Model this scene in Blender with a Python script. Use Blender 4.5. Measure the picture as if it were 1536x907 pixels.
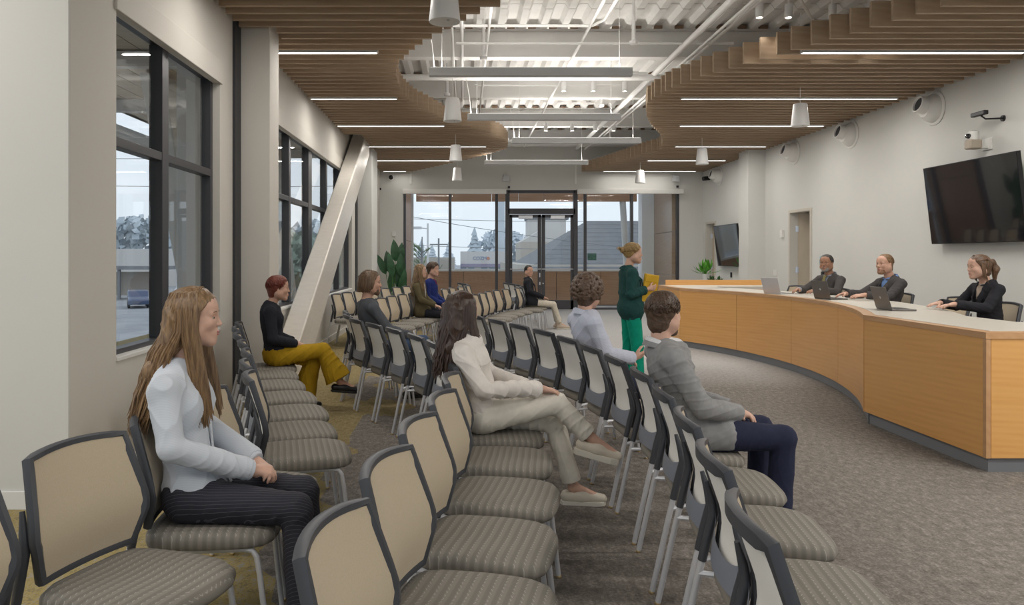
import bpy, bmesh, math, random
import numpy as np
from mathutils import Vector, Matrix

for o in list(bpy.data.objects): bpy.data.objects.remove(o, do_unlink=True)
SC = bpy.context.scene
COL = SC.collection
PI = math.pi
rad = math.radians
random.seed(7)

# ------------------------------------------------------------------ camera, world, exposure
cam_data = bpy.data.cameras.new('camera')
cam = bpy.data.objects.new('camera', cam_data); COL.objects.link(cam)
cam.location = (0, 0, 1.52); cam.rotation_euler = (PI/2, 0, 0)
cam_data.sensor_width = 36; cam_data.sensor_fit = 'HORIZONTAL'
cam_data.lens = 1120/1536*36
cam_data.shift_x = (768-695)/1536
cam_data.shift_y = -(453.5-385)/1536
cam_data.clip_start = .05; cam_data.clip_end = 900
SC.camera = cam
SC.view_settings.view_transform = 'Standard'
SC.view_settings.look = 'None'
SC.view_settings.gamma = 1
SC.view_settings.use_curve_mapping = False
SC.view_settings.exposure = 0.10

world = bpy.data.worlds.new('overcast_sky'); SC.world = world; world.use_nodes = True
nt = world.node_tree; nt.nodes.clear()
w_out = nt.nodes.new('ShaderNodeOutputWorld'); w_bg = nt.nodes.new('ShaderNodeBackground')
w_tc = nt.nodes.new('ShaderNodeTexCoord'); w_sep = nt.nodes.new('ShaderNodeSeparateXYZ')
w_ramp = nt.nodes.new('ShaderNodeValToRGB')
nt.links.new(w_tc.outputs['Generated'], w_sep.inputs[0]); nt.links.new(w_sep.outputs['Z'], w_ramp.inputs[0])
w_ramp.color_ramp.elements[0].position = 0.0; w_ramp.color_ramp.elements[0].color = (.70, .76, .83, 1)
w_ramp.color_ramp.elements[1].position = .9; w_ramp.color_ramp.elements[1].color = (.66, .73, .84, 1)
e = w_ramp.color_ramp.elements.new(.10); e.color = (.76, .82, .90, 1)
nt.links.new(w_ramp.outputs[0], w_bg.inputs[0]); nt.links.new(w_bg.outputs[0], w_out.inputs[0])
w_bg.inputs[1].default_value = 1.12
LED_W = 34      # watts of each slot light
BAR_W = 27      # watts of each suspended up-light bar
SPOT_W = 12

# ------------------------------------------------------------------ materials
def mat(name, col, rough=.6, metal=0, var=0, vscale=8, bump=0, bscale=60, spec=.5, coat=0, stretch=None, col2=None, emit=0, sss=0):
    m = bpy.data.materials.new(name); m.use_nodes = True
    n = m.node_tree.nodes; l = m.node_tree.links
    b = n['Principled BSDF']
    b.inputs['Base Color'].default_value = (*col, 1)
    b.inputs['Roughness'].default_value = rough
    b.inputs['Metallic'].default_value = metal
    b.inputs['Specular IOR Level'].default_value = spec
    b.inputs['Coat Weight'].default_value = coat
    if sss: 
        b.inputs['Subsurface Weight'].default_value = sss
        b.inputs['Subsurface Radius'].default_value = (.012, .005, .003)
        b.inputs['Subsurface Scale'].default_value = .6
    if emit:
        b.inputs['Emission Color'].default_value = (*col, 1); b.inputs['Emission Strength'].default_value = emit
    if var or bump or col2:
        tc = n.new('ShaderNodeTexCoord'); mp = n.new('ShaderNodeMapping')
        l.new(tc.outputs['Object'], mp.inputs[0])
        if stretch: mp.inputs['Scale'].default_value = stretch
    if var or col2:
        t = n.new('ShaderNodeTexNoise'); t.inputs['Scale'].default_value = vscale; t.inputs['Detail'].default_value = 4
        l.new(mp.outputs[0], t.inputs['Vector'])
        r = n.new('ShaderNodeValToRGB')
        a = [max(0, c*(1-var)) for c in col]; c2 = col2 or [min(1, c*(1+var)) for c in col]
        if col2: a = col
        r.color_ramp.elements[0].position = .32; r.color_ramp.elements[0].color = (*a, 1)
        r.color_ramp.elements[1].position = .68; r.color_ramp.elements[1].color = (*c2, 1)
        l.new(t.outputs[0], r.inputs[0]); l.new(r.outputs[0], b.inputs['Base Color'])
    if bump:
        t2 = n.new('ShaderNodeTexNoise'); t2.inputs['Scale'].default_value = bscale; t2.inputs['Detail'].default_value = 3
        l.new(mp.outputs[0], t2.inputs['Vector'])
        bp = n.new('ShaderNodeBump'); bp.inputs['Strength'].default_value = bump; bp.inputs['Distance'].default_value = .01
        l.new(t2.outputs[0], bp.inputs['Height']); l.new(bp.outputs[0], b.inputs['Normal'])
    return m

class NG:
    """tiny node-graph helper"""
    def __init__(s, name):
        s.m = bpy.data.materials.new(name); s.m.use_nodes = True
        s.n = s.m.node_tree.nodes; s.l = s.m.node_tree.links; s.b = s.n['Principled BSDF']
    def new(s, t, **kw):
        x = s.n.new(t)
        for k, v in kw.items(): setattr(x, k, v)
        return x
    def link(s, a, b): s.l.new(a, b)
    def math(s, op, a, b=None, c=None):
        x = s.n.new('ShaderNodeMath'); x.operation = op
        for i, v in enumerate((a, b, c)):
            if v is None: continue
            if isinstance(v, (int, float)): x.inputs[i].default_value = v
            else: s.l.new(v, x.inputs[i])
        return x.outputs[0]
    def mix(s, f, a, b):
        x = s.n.new('ShaderNodeMix'); x.data_type = 'RGBA'
        for i, v in ((0, f), (6, a), (7, b)):
            if isinstance(v, (int, float)): x.inputs[i].default_value = v
            elif isinstance(v, tuple): x.inputs[i].default_value = (*v, 1)
            else: s.l.new(v, x.inputs[i])
        return x.outputs[2]
    def coords(s, kind='Object', scale=(1, 1, 1)):
        tc = s.n.new('ShaderNodeTexCoord'); mp = s.n.new('ShaderNodeMapping')
        mp.inputs['Scale'].default_value = scale; s.l.new(tc.outputs[kind], mp.inputs[0]); return mp.outputs[0]
    def noise(s, vec, scale, detail=3, rough=.5):
        t = s.n.new('ShaderNodeTexNoise'); t.inputs['Scale'].default_value = scale
        t.inputs['Detail'].default_value = detail; t.inputs['Roughness'].default_value = rough
        s.l.new(vec, t.inputs['Vector']); return t.outputs[0]
    def ramp(s, fac, stops):
        r = s.n.new('ShaderNodeValToRGB'); el = r.color_ramp.elements
        while len(el) < len(stops): el.new(.5)
        for e_, (p, c) in zip(el, stops): e_.position = p; e_.color = (*c, 1)
        s.l.new(fac, r.inputs[0]); return r.outputs[0]
    def bump(s, h, strength=.3, dist=.01):
        bp = s.n.new('ShaderNodeBump'); bp.inputs['Strength'].default_value = strength; bp.inputs['Distance'].default_value = dist
        s.l.new(h, bp.inputs['Height']); s.l.new(bp.outputs[0], s.b.inputs['Normal'])

def wood(name, c1, c2, c3, stretch, rough=.4, coat=0):
    g = NG(name); v = g.coords('Object', stretch)
    n1 = g.noise(v, 1.3, 5, .6)
    big = g.noise(g.coords('Object', (.6, .6, .6)), 1.2, 2)
    w = g.new('ShaderNodeTexWave', wave_type='BANDS', bands_direction='DIAGONAL'); w.inputs['Scale'].default_value = .9
    w.inputs['Distortion'].default_value = 2.5; w.inputs['Detail'].default_value = 3; g.link(v, w.inputs['Vector'])
    f = g.math('ADD', g.math('MULTIPLY', n1, .85), g.math('MULTIPLY', w.outputs[1], .15))
    c = g.ramp(f, [(.2, c1), (.5, c2), (.8, c3)])
    c = g.mix(g.math('MULTIPLY', big, .35), c, c1)
    g.link(c, g.b.inputs['Base Color']); g.b.inputs['Roughness'].default_value = rough
    g.b.inputs['Coat Weight'].default_value = coat; g.b.inputs['Coat Roughness'].default_value = .25
    g.bump(n1, .06, .004)
    return g.m

def glass(name, tint=(.96, .98, .98), refl=.9):
    g = NG(name); g.n.remove(g.b); out = g.n['Material Output']
    tr = g.new('ShaderNodeBsdfTransparent'); tr.inputs[0].default_value = (*tint, 1)
    gl = g.new('ShaderNodeBsdfGlossy'); gl.inputs['Roughness'].default_value = .02; gl.inputs[0].default_value = (refl, refl, refl, 1)
    fr = g.new('ShaderNodeFresnel'); fr.inputs[0].default_value = 1.5
    geo = g.new('ShaderNodeNewGeometry'); mx = g.new('ShaderNodeMixShader'); g.link(g.math('MULTIPLY', fr.outputs[0], g.math('SUBTRACT', 1.0, geo.outputs['Backfacing'])), mx.inputs[0]); g.link(tr.outputs[0], mx.inputs[1]); g.link(gl.outputs[0], mx.inputs[2])
    g.link(mx.outputs[0], out.inputs[0]); return g.m

M = {}
M['wall'] = mat('painted_wall', (.63, .625, .595), .75, var=.02, vscale=.7, bump=.05, bscale=220)
M['wall_warm'] = mat('painted_wall_warm', (.62, .59, .54), .75, var=.02, vscale=.7, bump=.05, bscale=220)
M['trim'] = mat('white_trim', (.74, .73, .70), .5)
M['deck'] = mat('white_roof_deck', (.80, .79, .77), .6, var=.05, vscale=3)
M['beam'] = mat('white_steel_beam', (.77, .765, .75), .6, var=.03, vscale=2, bump=.1, bscale=40)
M['closure'] = mat('brown_flute_foam', (.27, .18, .12), .9)
M['pipe'] = mat('white_pipe', (.82, .82, .81), .4)
M['bar'] = mat('grey_bar_fixture', (.55, .56, .57), .4)
M['led'] = mat('led_diffuser', (1, .98, .95), .5, emit=2.4)
M['lampwhite'] = mat('white_shade', (.80, .80, .80), .55)
M['lens'] = mat('lamp_lens', (1, .95, .87), .5, emit=6)
M['frame'] = mat('dark_bronze_frame', (.055, .055, .062), .4, metal=.1)
M['chan'] = mat('dark_steel', (.05, .052, .058), .45, metal=.4)
M['brace'] = mat('brushed_steel_paint', (.70, .66, .60), .36, metal=.12, var=.04, vscale=6, stretch=(1, 1, 6))
M['glass'] = glass('clear_glass')
M['desk'] = wood('cherry_veneer', (.66, .325, .092), (.73, .385, .122), (.78, .435, .15), (.9, .9, 16), .38, .25)
M['desk_trim'] = wood('cherry_edge', (.48, .26, .12), (.56, .32, .155), (.62, .37, .19), (8, 1, 8), .38, .25)
M['laminate'] = mat('cream_laminate', (.60, .565, .50), .35, var=.02)
M['kick'] = mat('grey_toe_kick', (.22, .23, .25), .6)
M['slat'] = wood('oak_slat', (.37, .265, .175), (.43, .32, .22), (.49, .385, .275), (1.2, 8, 10), .55)
M['plastic'] = mat('charcoal_plastic', (.050, .053, .062), .45, bump=.03, bscale=300)
M['plastic2'] = mat('grey_plastic', (.20, .22, .265), .45)
M['tube'] = mat('silver_tube', (.60, .61, .64), .36, metal=.3)
M['glide'] = mat('brass_glide', (.62, .47, .25), .35, metal=.8)
M['black'] = mat('black_plastic', (.012, .012, .014), .4)
M['screen'] = mat('screen_glass', (.008, .009, .012), .06, spec=.8, coat=1)
M['laptop'] = mat('laptop_dark', (.16, .15, .14), .35, metal=.7)
M['laptop2'] = mat('laptop_silver', (.62, .62, .64), .35, metal=.5)
M['chrome'] = mat('satin_steel', (.60, .61, .63), .3, metal=.9)
M['leaf'] = mat('leaf_dark', (.025, .085, .035), .4, var=.4, vscale=6)
M['leaf2'] = mat('leaf_bright', (.10, .34, .03), .45, var=.3, vscale=8)
M['pot'] = mat('white_pot', (.72, .72, .70), .4)
M['potb'] = mat('beige_pot', (.42, .36, .29), .6)
M['stem'] = mat('stem', (.08, .17, .04), .6)

def fabric_seat():
    g = NG('grey_seat_fabric'); v = g.coords('Object')
    s = g.new('ShaderNodeSeparateXYZ'); g.link(v, s.inputs[0])
    x, y = s.outputs['X'], s.outputs['Y']
    st = g.math('SINE', g.math('MULTIPLY', x, 2*PI/.034))
    col = g.ramp(g.math('MULTIPLY_ADD', st, .5, .5), [(.2, (.19, .175, .150)), (.8, (.245, .226, .196))])
    zig = g.math('ADD', x, g.math('MULTIPLY', g.math('SINE', g.math('MULTIPLY', y, 2*PI/.022)), .003))
    f1 = g.math('FRACT', g.math('DIVIDE', zig, .034)); f2 = g.math('FRACT', g.math('DIVIDE', y, .024))
    dash = g.math('MULTIPLY', g.math('LESS_THAN', f1, .11), g.math('GREATER_THAN', f2, .45))
    col = g.mix(g.math('MULTIPLY', dash, .45), col, (.50, .48, .43))
    g.link(col, g.b.inputs['Base Color']); g.b.inputs['Roughness'].default_value = .9
    g.bump(g.noise(v, 450, 2), .25, .003)
    return g.m
M['seat'] = fabric_seat()
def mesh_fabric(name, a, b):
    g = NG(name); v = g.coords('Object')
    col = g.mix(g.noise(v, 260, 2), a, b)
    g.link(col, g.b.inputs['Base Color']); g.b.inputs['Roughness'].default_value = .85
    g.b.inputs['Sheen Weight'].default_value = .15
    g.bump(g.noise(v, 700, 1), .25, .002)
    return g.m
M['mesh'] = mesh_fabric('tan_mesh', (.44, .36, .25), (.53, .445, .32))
M['mesh_daylit'] = mesh_fabric('daylit_mesh_back', (.74, .725, .68), (.83, .815, .77))  # same mesh made paler, daylight on the rear side put into the colour

def carpet():
    g = NG('loop_carpet'); v = g.coords('Object')
    s = g.new('ShaderNodeSeparateXYZ'); g.link(v, s.inputs[0])
    fine = g.noise(v, 70, 3, .7); mid = g.noise(g.coords('Object', (1, .55, 1)), 26, 3, .6); big = g.noise(v, 1.1, 2)
    f = g.math('ADD', g.math('MULTIPLY', fine, .55), g.math('MULTIPLY', mid, .45))
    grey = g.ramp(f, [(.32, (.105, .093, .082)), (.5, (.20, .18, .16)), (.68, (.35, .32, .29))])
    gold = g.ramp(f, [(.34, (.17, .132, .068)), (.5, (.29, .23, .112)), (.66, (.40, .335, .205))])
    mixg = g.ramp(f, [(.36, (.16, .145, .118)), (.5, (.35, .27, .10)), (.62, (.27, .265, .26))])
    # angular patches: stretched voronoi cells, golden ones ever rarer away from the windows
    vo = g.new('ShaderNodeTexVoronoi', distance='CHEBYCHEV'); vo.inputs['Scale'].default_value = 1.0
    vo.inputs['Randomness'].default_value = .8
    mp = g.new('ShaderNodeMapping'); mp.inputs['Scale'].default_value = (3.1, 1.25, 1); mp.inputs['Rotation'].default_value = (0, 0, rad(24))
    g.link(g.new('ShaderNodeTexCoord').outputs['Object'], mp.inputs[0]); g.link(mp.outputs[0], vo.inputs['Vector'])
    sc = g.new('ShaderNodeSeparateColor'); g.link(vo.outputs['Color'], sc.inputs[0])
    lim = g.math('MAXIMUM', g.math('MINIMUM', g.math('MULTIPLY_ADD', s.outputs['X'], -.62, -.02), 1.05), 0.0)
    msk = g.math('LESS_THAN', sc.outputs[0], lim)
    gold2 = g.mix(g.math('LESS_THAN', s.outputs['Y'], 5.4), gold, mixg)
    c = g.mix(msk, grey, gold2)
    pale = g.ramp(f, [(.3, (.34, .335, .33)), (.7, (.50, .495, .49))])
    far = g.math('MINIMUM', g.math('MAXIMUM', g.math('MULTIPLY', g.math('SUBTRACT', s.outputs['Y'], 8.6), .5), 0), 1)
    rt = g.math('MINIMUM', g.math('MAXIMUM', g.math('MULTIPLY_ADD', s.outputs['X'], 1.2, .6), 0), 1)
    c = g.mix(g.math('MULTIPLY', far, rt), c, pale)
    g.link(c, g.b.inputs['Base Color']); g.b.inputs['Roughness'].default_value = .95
    g.b.inputs['Specular IOR Level'].default_value = .15
    g.bump(f, .6, .012)
    return g.m
M['carpet'] = carpet()

# ------------------------------------------------------------------ object helpers
def link(name, data, m=None, parent=None):
    o = bpy.data.objects.new(name, data); COL.objects.link(o)
    if m is not None: data.materials.append(m)
    if parent is not None: o.parent = parent
    return o
def tag(o, label=None, cat=None, group=None, kind=None):
    if label: o['label'] = label
    if cat: o['category'] = cat
    if group: o['group'] = group
    if kind: o['kind'] = kind
    return o
def thing(name, label, cat, loc=(0, 0, 0), rz=0, group=None):
    o = bpy.data.objects.new(name, None); COL.objects.link(o)
    o.location = loc; o.rotation_euler = (0, 0, rz); o.empty_display_size = .1
    return tag(o, label, cat, group)
def copy_tree(o, parent=None):
    c = o.copy(); COL.objects.link(c)
    if parent is not None: c.parent = parent
    for ch in o.children: copy_tree(ch, c)
    return c

class MB:
    def __init__(s): s.v = []; s.f = []
    def add(s, vs, fs):
        k = len(s.v); s.v += [tuple(p) for p in vs]; s.f += [tuple(i+k for i in f) for f in fs]; return s
    def box(s, x0, y0, z0, x1, y1, z1):
        return s.add([(x0,y0,z0),(x1,y0,z0),(x1,y1,z0),(x0,y1,z0),(x0,y0,z1),(x1,y0,z1),(x1,y1,z1),(x0,y1,z1)],
              [(3,2,1,0),(4,5,6,7),(0,1,5,4),(1,2,6,5),(2,3,7,6),(3,0,4,7)])
    def hexa(s, p):   # 8 corner points in box order
        return s.add(p, [(3,2,1,0),(4,5,6,7),(0,1,5,4),(1,2,6,5),(2,3,7,6),(3,0,4,7)])
    def obox(s, c, size, R=None):
        c = Vector(c); h = [d/2 for d in size]; pts = []
        for dz in (-1, 1):
            for dx, dy in ((-1,-1),(1,-1),(1,1),(-1,1)):
                q = Vector((dx*h[0], dy*h[1], dz*h[2]))
                if R is not None: q = R @ q
                pts.append(c+q)
        return s.hexa(pts)
    def tube(s, pts, r, n=8, caps=True, flat=1.0):
        pts = [Vector(p) for p in pts]; N = len(pts)
        rs = r if isinstance(r, (list, tuple)) else [r]*N
        t0 = (pts[1]-pts[0]).normalized()
        up = Vector((0,0,1)) if abs(t0.z) < .9 else Vector((1,0,0))
        a = t0.cross(up).normalized(); k = len(s.v)
        for i in range(N):
            t = (pts[min(i+1,N-1)]-pts[max(i-1,0)]).normalized()
            a = (a - t*a.dot(t)).normalized(); b = t.cross(a)
            for j in range(n):
                w = 2*PI*j/n
                s.v.append(tuple(pts[i]+a*(rs[i]*math.cos(w))+b*(rs[i]*flat*math.sin(w))))
        for i in range(N-1):
            for j in range(n):
                j2 = (j+1) % n
                s.f.append((k+i*n+j, k+i*n+j2, k+(i+1)*n+j2, k+(i+1)*n+j))
        if caps:
            s.f.append(tuple(k+j for j in range(n-1, -1, -1))); s.f.append(tuple(k+(N-1)*n+j for j in range(n)))
        return s
    def lathe(s, prof, n=20, c=(0,0,0), R=None):
        c = Vector(c); k = len(s.v)
        for (r, z) in prof:
            for j in range(n):
                w = 2*PI*j/n; q = Vector((r*math.cos(w), r*math.sin(w), z))
                if R is not None: q = R @ q
                s.v.append(tuple(c+q))
        for i in range(len(prof)-1):
            for j in range(n):
                j2 = (j+1) % n
                s.f.append((k+i*n+j, k+i*n+j2, k+(i+1)*n+j2, k+(i+1)*n+j))
        if prof[0][0] > 1e-5: s.f.append(tuple(k+j for j in range(n-1,-1,-1)))
        if prof[-1][0] > 1e-5: s.f.append(tuple(k+(len(prof)-1)*n+j for j in range(n)))
        return s
    def prism(s, poly, off):
        n = len(poly); off = Vector(off); a = [Vector(p) for p in poly]
        return s.add(a+[p+off for p in a], [tuple(range(n-1,-1,-1)), tuple(range(n,2*n))]+[(i,(i+1)%n,n+(i+1)%n,n+i) for i in range(n)])
    def grid(s, fn, nu, nv, closed_u=False):
        k = len(s.v)
        for j in range(nv+1):
            for i in range(nu+(0 if closed_u else 1)):
                s.v.append(tuple(fn(i/nu, j/nv)))
        w = nu if closed_u else nu+1
        for j in range(nv):
            for i in range(nu):
                i2 = (i+1) % w if closed_u else i+1
                s.f.append((k+j*w+i, k+j*w+i2, k+(j+1)*w+i2, k+(j+1)*w+i))
        return s
    def sweep_loop(s, pts, normals, outs, sec):   # closed loop, section points (along out, along normal)
        k = len(s.v); n = len(sec); N = len(pts)
        for p, nn, oo in zip(pts, normals, outs):
            for (a, b) in sec: s.v.append(tuple(p+oo*a+nn*b))
        for i in range(N):
            i2 = (i+1) % N
            for j in range(n):
                j2 = (j+1) % n
                s.f.append((k+i*n+j, k+i*n+j2, k+i2*n+j2, k+i2*n+j))
        return s
    def build(s, name, m, parent=None, smooth=False, bevel=0, weld=False):
        me = bpy.data.meshes.new(name); me.from_pydata(s.v, [], s.f); me.update()
        bm = bmesh.new(); bm.from_mesh(me)
        if weld: bmesh.ops.remove_doubles(bm, verts=bm.verts, dist=1e-5)
        bmesh.ops.recalc_face_normals(bm, faces=bm.faces); bm.to_mesh(me); bm.free()
        if smooth:
            me.shade_smooth(); me.set_sharp_from_angle(angle=rad(40 if smooth is True else smooth))
        o = link(name, me, m, parent)
        if bevel:
            bv = o.modifiers.new('bevel', 'BEVEL'); bv.width = bevel; bv.segments = 2; bv.limit_method = 'ANGLE'
        return o

def struct(name, mb, m, parent=None, **kw):
    o = mb.build(name, m, parent, **kw)
    if parent is None: o['kind'] = 'structure'
    return o
def lamp(name, kind, loc, energy, parent=None, size=None, rot=(0,0,0), color=(1,.95,.88), spot=None, portal=False):
    d = bpy.data.lights.new(name, kind); d.energy = energy; d.color = color
    if kind == 'AREA': d.shape = 'RECTANGLE'; d.size, d.size_y = size; d.cycles.is_portal = portal
    if kind == 'SPOT': d.spot_size = spot; d.spot_blend = .6; d.shadow_soft_size = .04
    o = bpy.data.objects.new(name, d); COL.objects.link(o); o.location = loc; o.rotation_euler = rot
    if parent is not None: o.parent = parent
    return o
ORD = ['first', 'second', 'third', 'fourth', 'fifth', 'sixth', 'seventh', 'eighth', 'ninth', 'tenth', 'eleventh', 'twelfth', 'thirteenth', 'fourteenth', 'fifteenth', 'sixteenth']

# ------------------------------------------------------------------ room shell
XL, XR, YB, ZD = -2.38, 6.83, 21.3, 5.05
ZS = 3.92                                        # underside of the slats
YN = 4.5                                         # frontal wall beside the camera
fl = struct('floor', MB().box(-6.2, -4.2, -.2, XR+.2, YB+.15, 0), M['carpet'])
wl = MB()
T = .24
def yz_wall(mb, x0, x1, y0, y1, z0, z1, holes):
    ys = y0
    for (a, b, c, d) in holes:
        mb.box(x0, ys, z0, x1, a, z1); mb.box(x0, a, z0, x1, b, c); mb.box(x0, a, d, x1, b, z1); ys = b
    mb.box(x0, ys, z0, x1, y1, z1)
W1 = (5.12, 7.30, .80, 3.31); W2 = (9.05, 15.95, .82, 3.31)
yz_wall(wl, XL-T, XL, YN+.02, YB+.2, 0, ZD, [W1, W2])
struct('wall_left', wl, M['wall_warm'], weld=False)
wn = MB(); wn.box(-6.2, YN, 0, XL-.001, YN+.2, ZD)
struct('wall_front_return', wn, M['wall'])
wo = MB(); yz_wall(wo, -6.4, -6.2, -4.2, YN, 0, ZD, [(-3.6, 4.0, .4, 3.9)])
struct('wall_outer_left', wo, M['wall'])
struct('wall_rear', MB().box(-6.4, -4.4, 0, XR+.3, -4.2, .4).box(-6.4, -4.4, 3.9, XR+.3, -4.2, ZD).box(-6.4, -4.4, .4, -5.6, -4.2, 3.9).box(6.2, -4.4, .4, XR+.3, -4.2, 3.9), M['wall'])
# piers
struct('wall_left_pier', MB().box(XL-.001, 7.91, 0, -2.05, 8.29, ZD-.4), M['wall_warm'], bevel=.006)
struct('wall_left_pier_far', MB().box(XL-.001, 16.66, 0, -2.04, 17.7, ZD-.4), M['wall'], bevel=.006)
struct('wall_right_pier', MB().box(6.44, 16.89, 0, XR+.001, 17.46, ZD-.4), M['wall'], bevel=.006)
struct('trim_steel_channel', MB().box(XL-.001, 7.70, 0, -2.352, 7.90, 4.4), M['chan'])
struct('trim_steel_channel_far', MB().box(XL-.001, 16.42, 0, -2.352, 16.65, 4.4), M['chan'])
# right wall with two door openings
D1 = (14.63, 15.64); D2 = (20.2, 21.0)
wr = MB()
yz_wall(wr, XR, XR+.16, -4.2, YB+.2, 0, ZD, [(D1[0], D1[1], 0, 2.49), (D2[0], D2[1], 0, 2.49)])
struct('wall_right', wr, M['wall'])
# back wall with storefront opening
BX0, BX1, BZ1 = -1.71, 6.16, 3.42
wb = MB(); wb.box(XL, YB, 0, BX0, YB+.2, ZD); wb.box(BX1, YB, 0, XR, YB+.2, ZD); wb.box(BX0, YB, BZ1, BX1, YB+.2, ZD)
struct('wall_back', wb, M['wall'])
# baseboards
def base(name, mb): struct(name, mb, M['trim'], bevel=.003)
base('baseboard_left', MB().box(XL, YN+.01, 0, XL+.014, 7.69, .11).box(XL, 8.3, 0, XL+.014, 16.4, .11))
base('baseboard_front_return', MB().box(-6.2, YN-.014, 0, XL, YN, .11))
base('baseboard_right', MB().box(XR-.014, -4.2, 0, XR, D1[0]-.06, .11).box(XR-.014, D1[1]+.06, 0, XR, 16.88, .11))
base('baseboard_back', MB().box(XL, YB-.014, 0, BX0, YB, .11).box(BX1, YB-.014, 0, XR, YB, .11))

# ceiling: corrugated deck, ribs along the room
cd = MB(); prof = []
x = -6.3; p = .325; hh = .075
while x < XR+.2:
    prof += [(x, 0), (x+.10, 0), (x+.145, hh), (x+.275, hh)]; x += p
prof.append((x, 0))
n = len(prof)
for (yy) in (-4.3, 10.62, 10.6201, YB+.2):
    dz = .0 if yy < 10.62005 else .014
    for (a, b) in prof: cd.v.append((a, yy, ZD+b-dz))
for j in (0, 1, 2):
    for i in range(n-1): cd.f.append((j*n+i, j*n+i+1, (j+1)*n+i+1, (j+1)*n+i))
k = len(cd.v)
cd.box(-6.4, -4.4, ZD+.12, XR+.3, YB+.3, ZD+.2)
ceil = struct('ceiling', cd, M['deck'])
for yb in (-1.0, 2.1, 5.2, 8.35, 11.53, 14.5, 17.65, 20.7):
    b = MB(); b.box(-6.2 if yb < 4 else XL, yb+.06, 4.61, XR, yb+.10, ZD-.002); b.box(-6.2 if yb < 4 else XL, yb-.02, 4.60, XR, yb+.18, 4.63)
    b.box(-6.2 if yb < 4 else XL, yb-.005, ZD-.035, XR, yb+.17, ZD-.012)
    bo = b.build('beam', M['beam'], ceil)
    if yb > 8:
        c = MB(); x = -6.3
        while x < XR-.3:
            if x > XL: c.box(x+.15, yb-.02, ZD-.01, x+.27, yb+.05, ZD+.035+.012*math.sin(x*37))
            x += p
        c.build('flute_closure', M['closure'], ceil)['kind'] = 'stuff'

# ------------------------------------------------------------------ windows
def side_window(idx, hole, mulls, thick, label=None):
    y0, y1, z0, z1 = hole; gx = -2.50; zt = 2.335
    fw = .065
    root = thing('window_%d' % idx, None, None); root['kind'] = 'structure'
    fr = MB()
    fr.box(gx-.05, y0, z0, gx+.05, y0+fw, z1); fr.box(gx-.05, y1-fw, z0, gx+.05, y1, z1)
    fr.box(gx-.05, y0, z0, gx+.05, y1, z0+fw); fr.box(gx-.05, y0, z1-fw, gx+.05, y1, z1)
    fr.build('window_frame', M['frame'], root, bevel=.004)
    MB().box(gx-.045, y0+fw, zt-.035, gx+.052, y1-fw, zt+.035).build('transom', M['frame'], root, bevel=.004)
    for i, ym in enumerate(mulls):
        w = thick[i]
        MB().box(gx-.055, ym-w/2, z0+fw, gx+.056, ym+w/2, z1-fw).build('mullion', M['frame'], root, bevel=.004)
    e = [y0]+list(mulls)+[y1]
    for a, b in zip(e[:-1], e[1:]):
        for (c, d) in ((z0+.03, zt), (zt, z1-.03)):
            MB().box(gx-.006, a+.02, c, gx+.006, b-.02, d).build('pane', M['glass'], root)
    s = MB(); s.box(gx+.05, y0+.002, z0+.001, XL+.012, y1-.002, z0+.03); s.build('window_sill', M['trim'], root, bevel=.004)
    s = MB(); s.box(gx+.06, y0+.002, z1-.10, XL-.002, y1-.002, z1-.004).box(XL-.004, y0-.03, z1-.10, XL+.02, y1+.04, z1+.12); s.build('shade_box', M['wall_warm'], root, bevel=.006)
    return root
side_window(1, W1, [6.13], [.13])
side_window(2, W2, [9.35, 10.52, 11.92, 13.35, 14.68], [.09, .11, .26, .13, .11])
g = thing('window_3', None, None); g['kind'] = 'structure'      # tall unseen glazing beside and behind the camera, enlarged for daylight
f = MB()
for yy in (-3.6, -1.7, .2, 2.1, 3.94): f.box(-6.34, yy, .4, -6.26, yy+.06, 3.9)
f.box(-6.34, -3.6, .4, -6.26, 4, .46); f.box(-6.34, -3.6, 3.84, -6.26, 4, 3.9)
f.build('window_frame', M['frame'], g); MB().box(-6.305, -3.58, .42, -6.295, 3.98, 3.88).build('pane', M['glass'], g)
g = thing('window_5', None, None); g['kind'] = 'structure'  # rear glazing added out of view so daylight reaches camera-facing sides
f = MB()
for k in range(7): f.box(-5.6+k*1.957, -4.34, .4, -5.54+k*1.957, -4.26, 3.9)
f.box(-5.6, -4.34, .4, 6.2, -4.26, .46); f.box(-5.6, -4.34, 3.84, 6.2, -4.26, 3.9)
f.build('window_frame', M['frame'], g); MB().box(-5.58, -4.305, .42, 6.18, -4.295, 3.88).build('pane', M['glass'], g)
for (loc, size, rot) in (((-6.45, .2, 2.15), (3.5, 7.6), (0, -PI/2, 0)), ((.3, -4.45, 2.15), (11.8, 3.5), (PI/2, 0, 0)), ((-2.66, 6.2, 2.05), (2.5, 2.2), (0, -PI/2, 0)), ((-2.66, 12.5, 2.05), (2.5, 6.9), (0, -PI/2, 0)), ((2.2, YB+.25, 1.7), (7.8, 3.4), (-PI/2, 0, 0))):
    lamp('daylight_portal', 'AREA', loc, 1, None, size, rot, portal=True)

# slanted steel brace in front of the second window
def zu(y): return .69+.573*(y-9.77)
bx0, bx1 = -2.325, -2.05
yA, yBt = 8.57, 15.9
br = MB()
poly = [(yA, 0), (yA+1.222, 0), (yBt+.2, zu(yBt+.2)-.70), (yBt+.2, min(4.4, zu(yBt+.2)))]
poly = [(8.566, 0), (9.788, 0), (16.3, 3.73), (16.3, 4.40), (16.245, 4.40)]
br.prism([(bx0, y, z) for y, z in poly], (bx1-bx0, 0, 0))
br.build('steel_brace', M['brace'], bevel=.02, smooth=30)
tag(bpy.data.objects['steel_brace'], 'broad pale steel brace slanting up in front of the left windows', 'brace')

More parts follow.
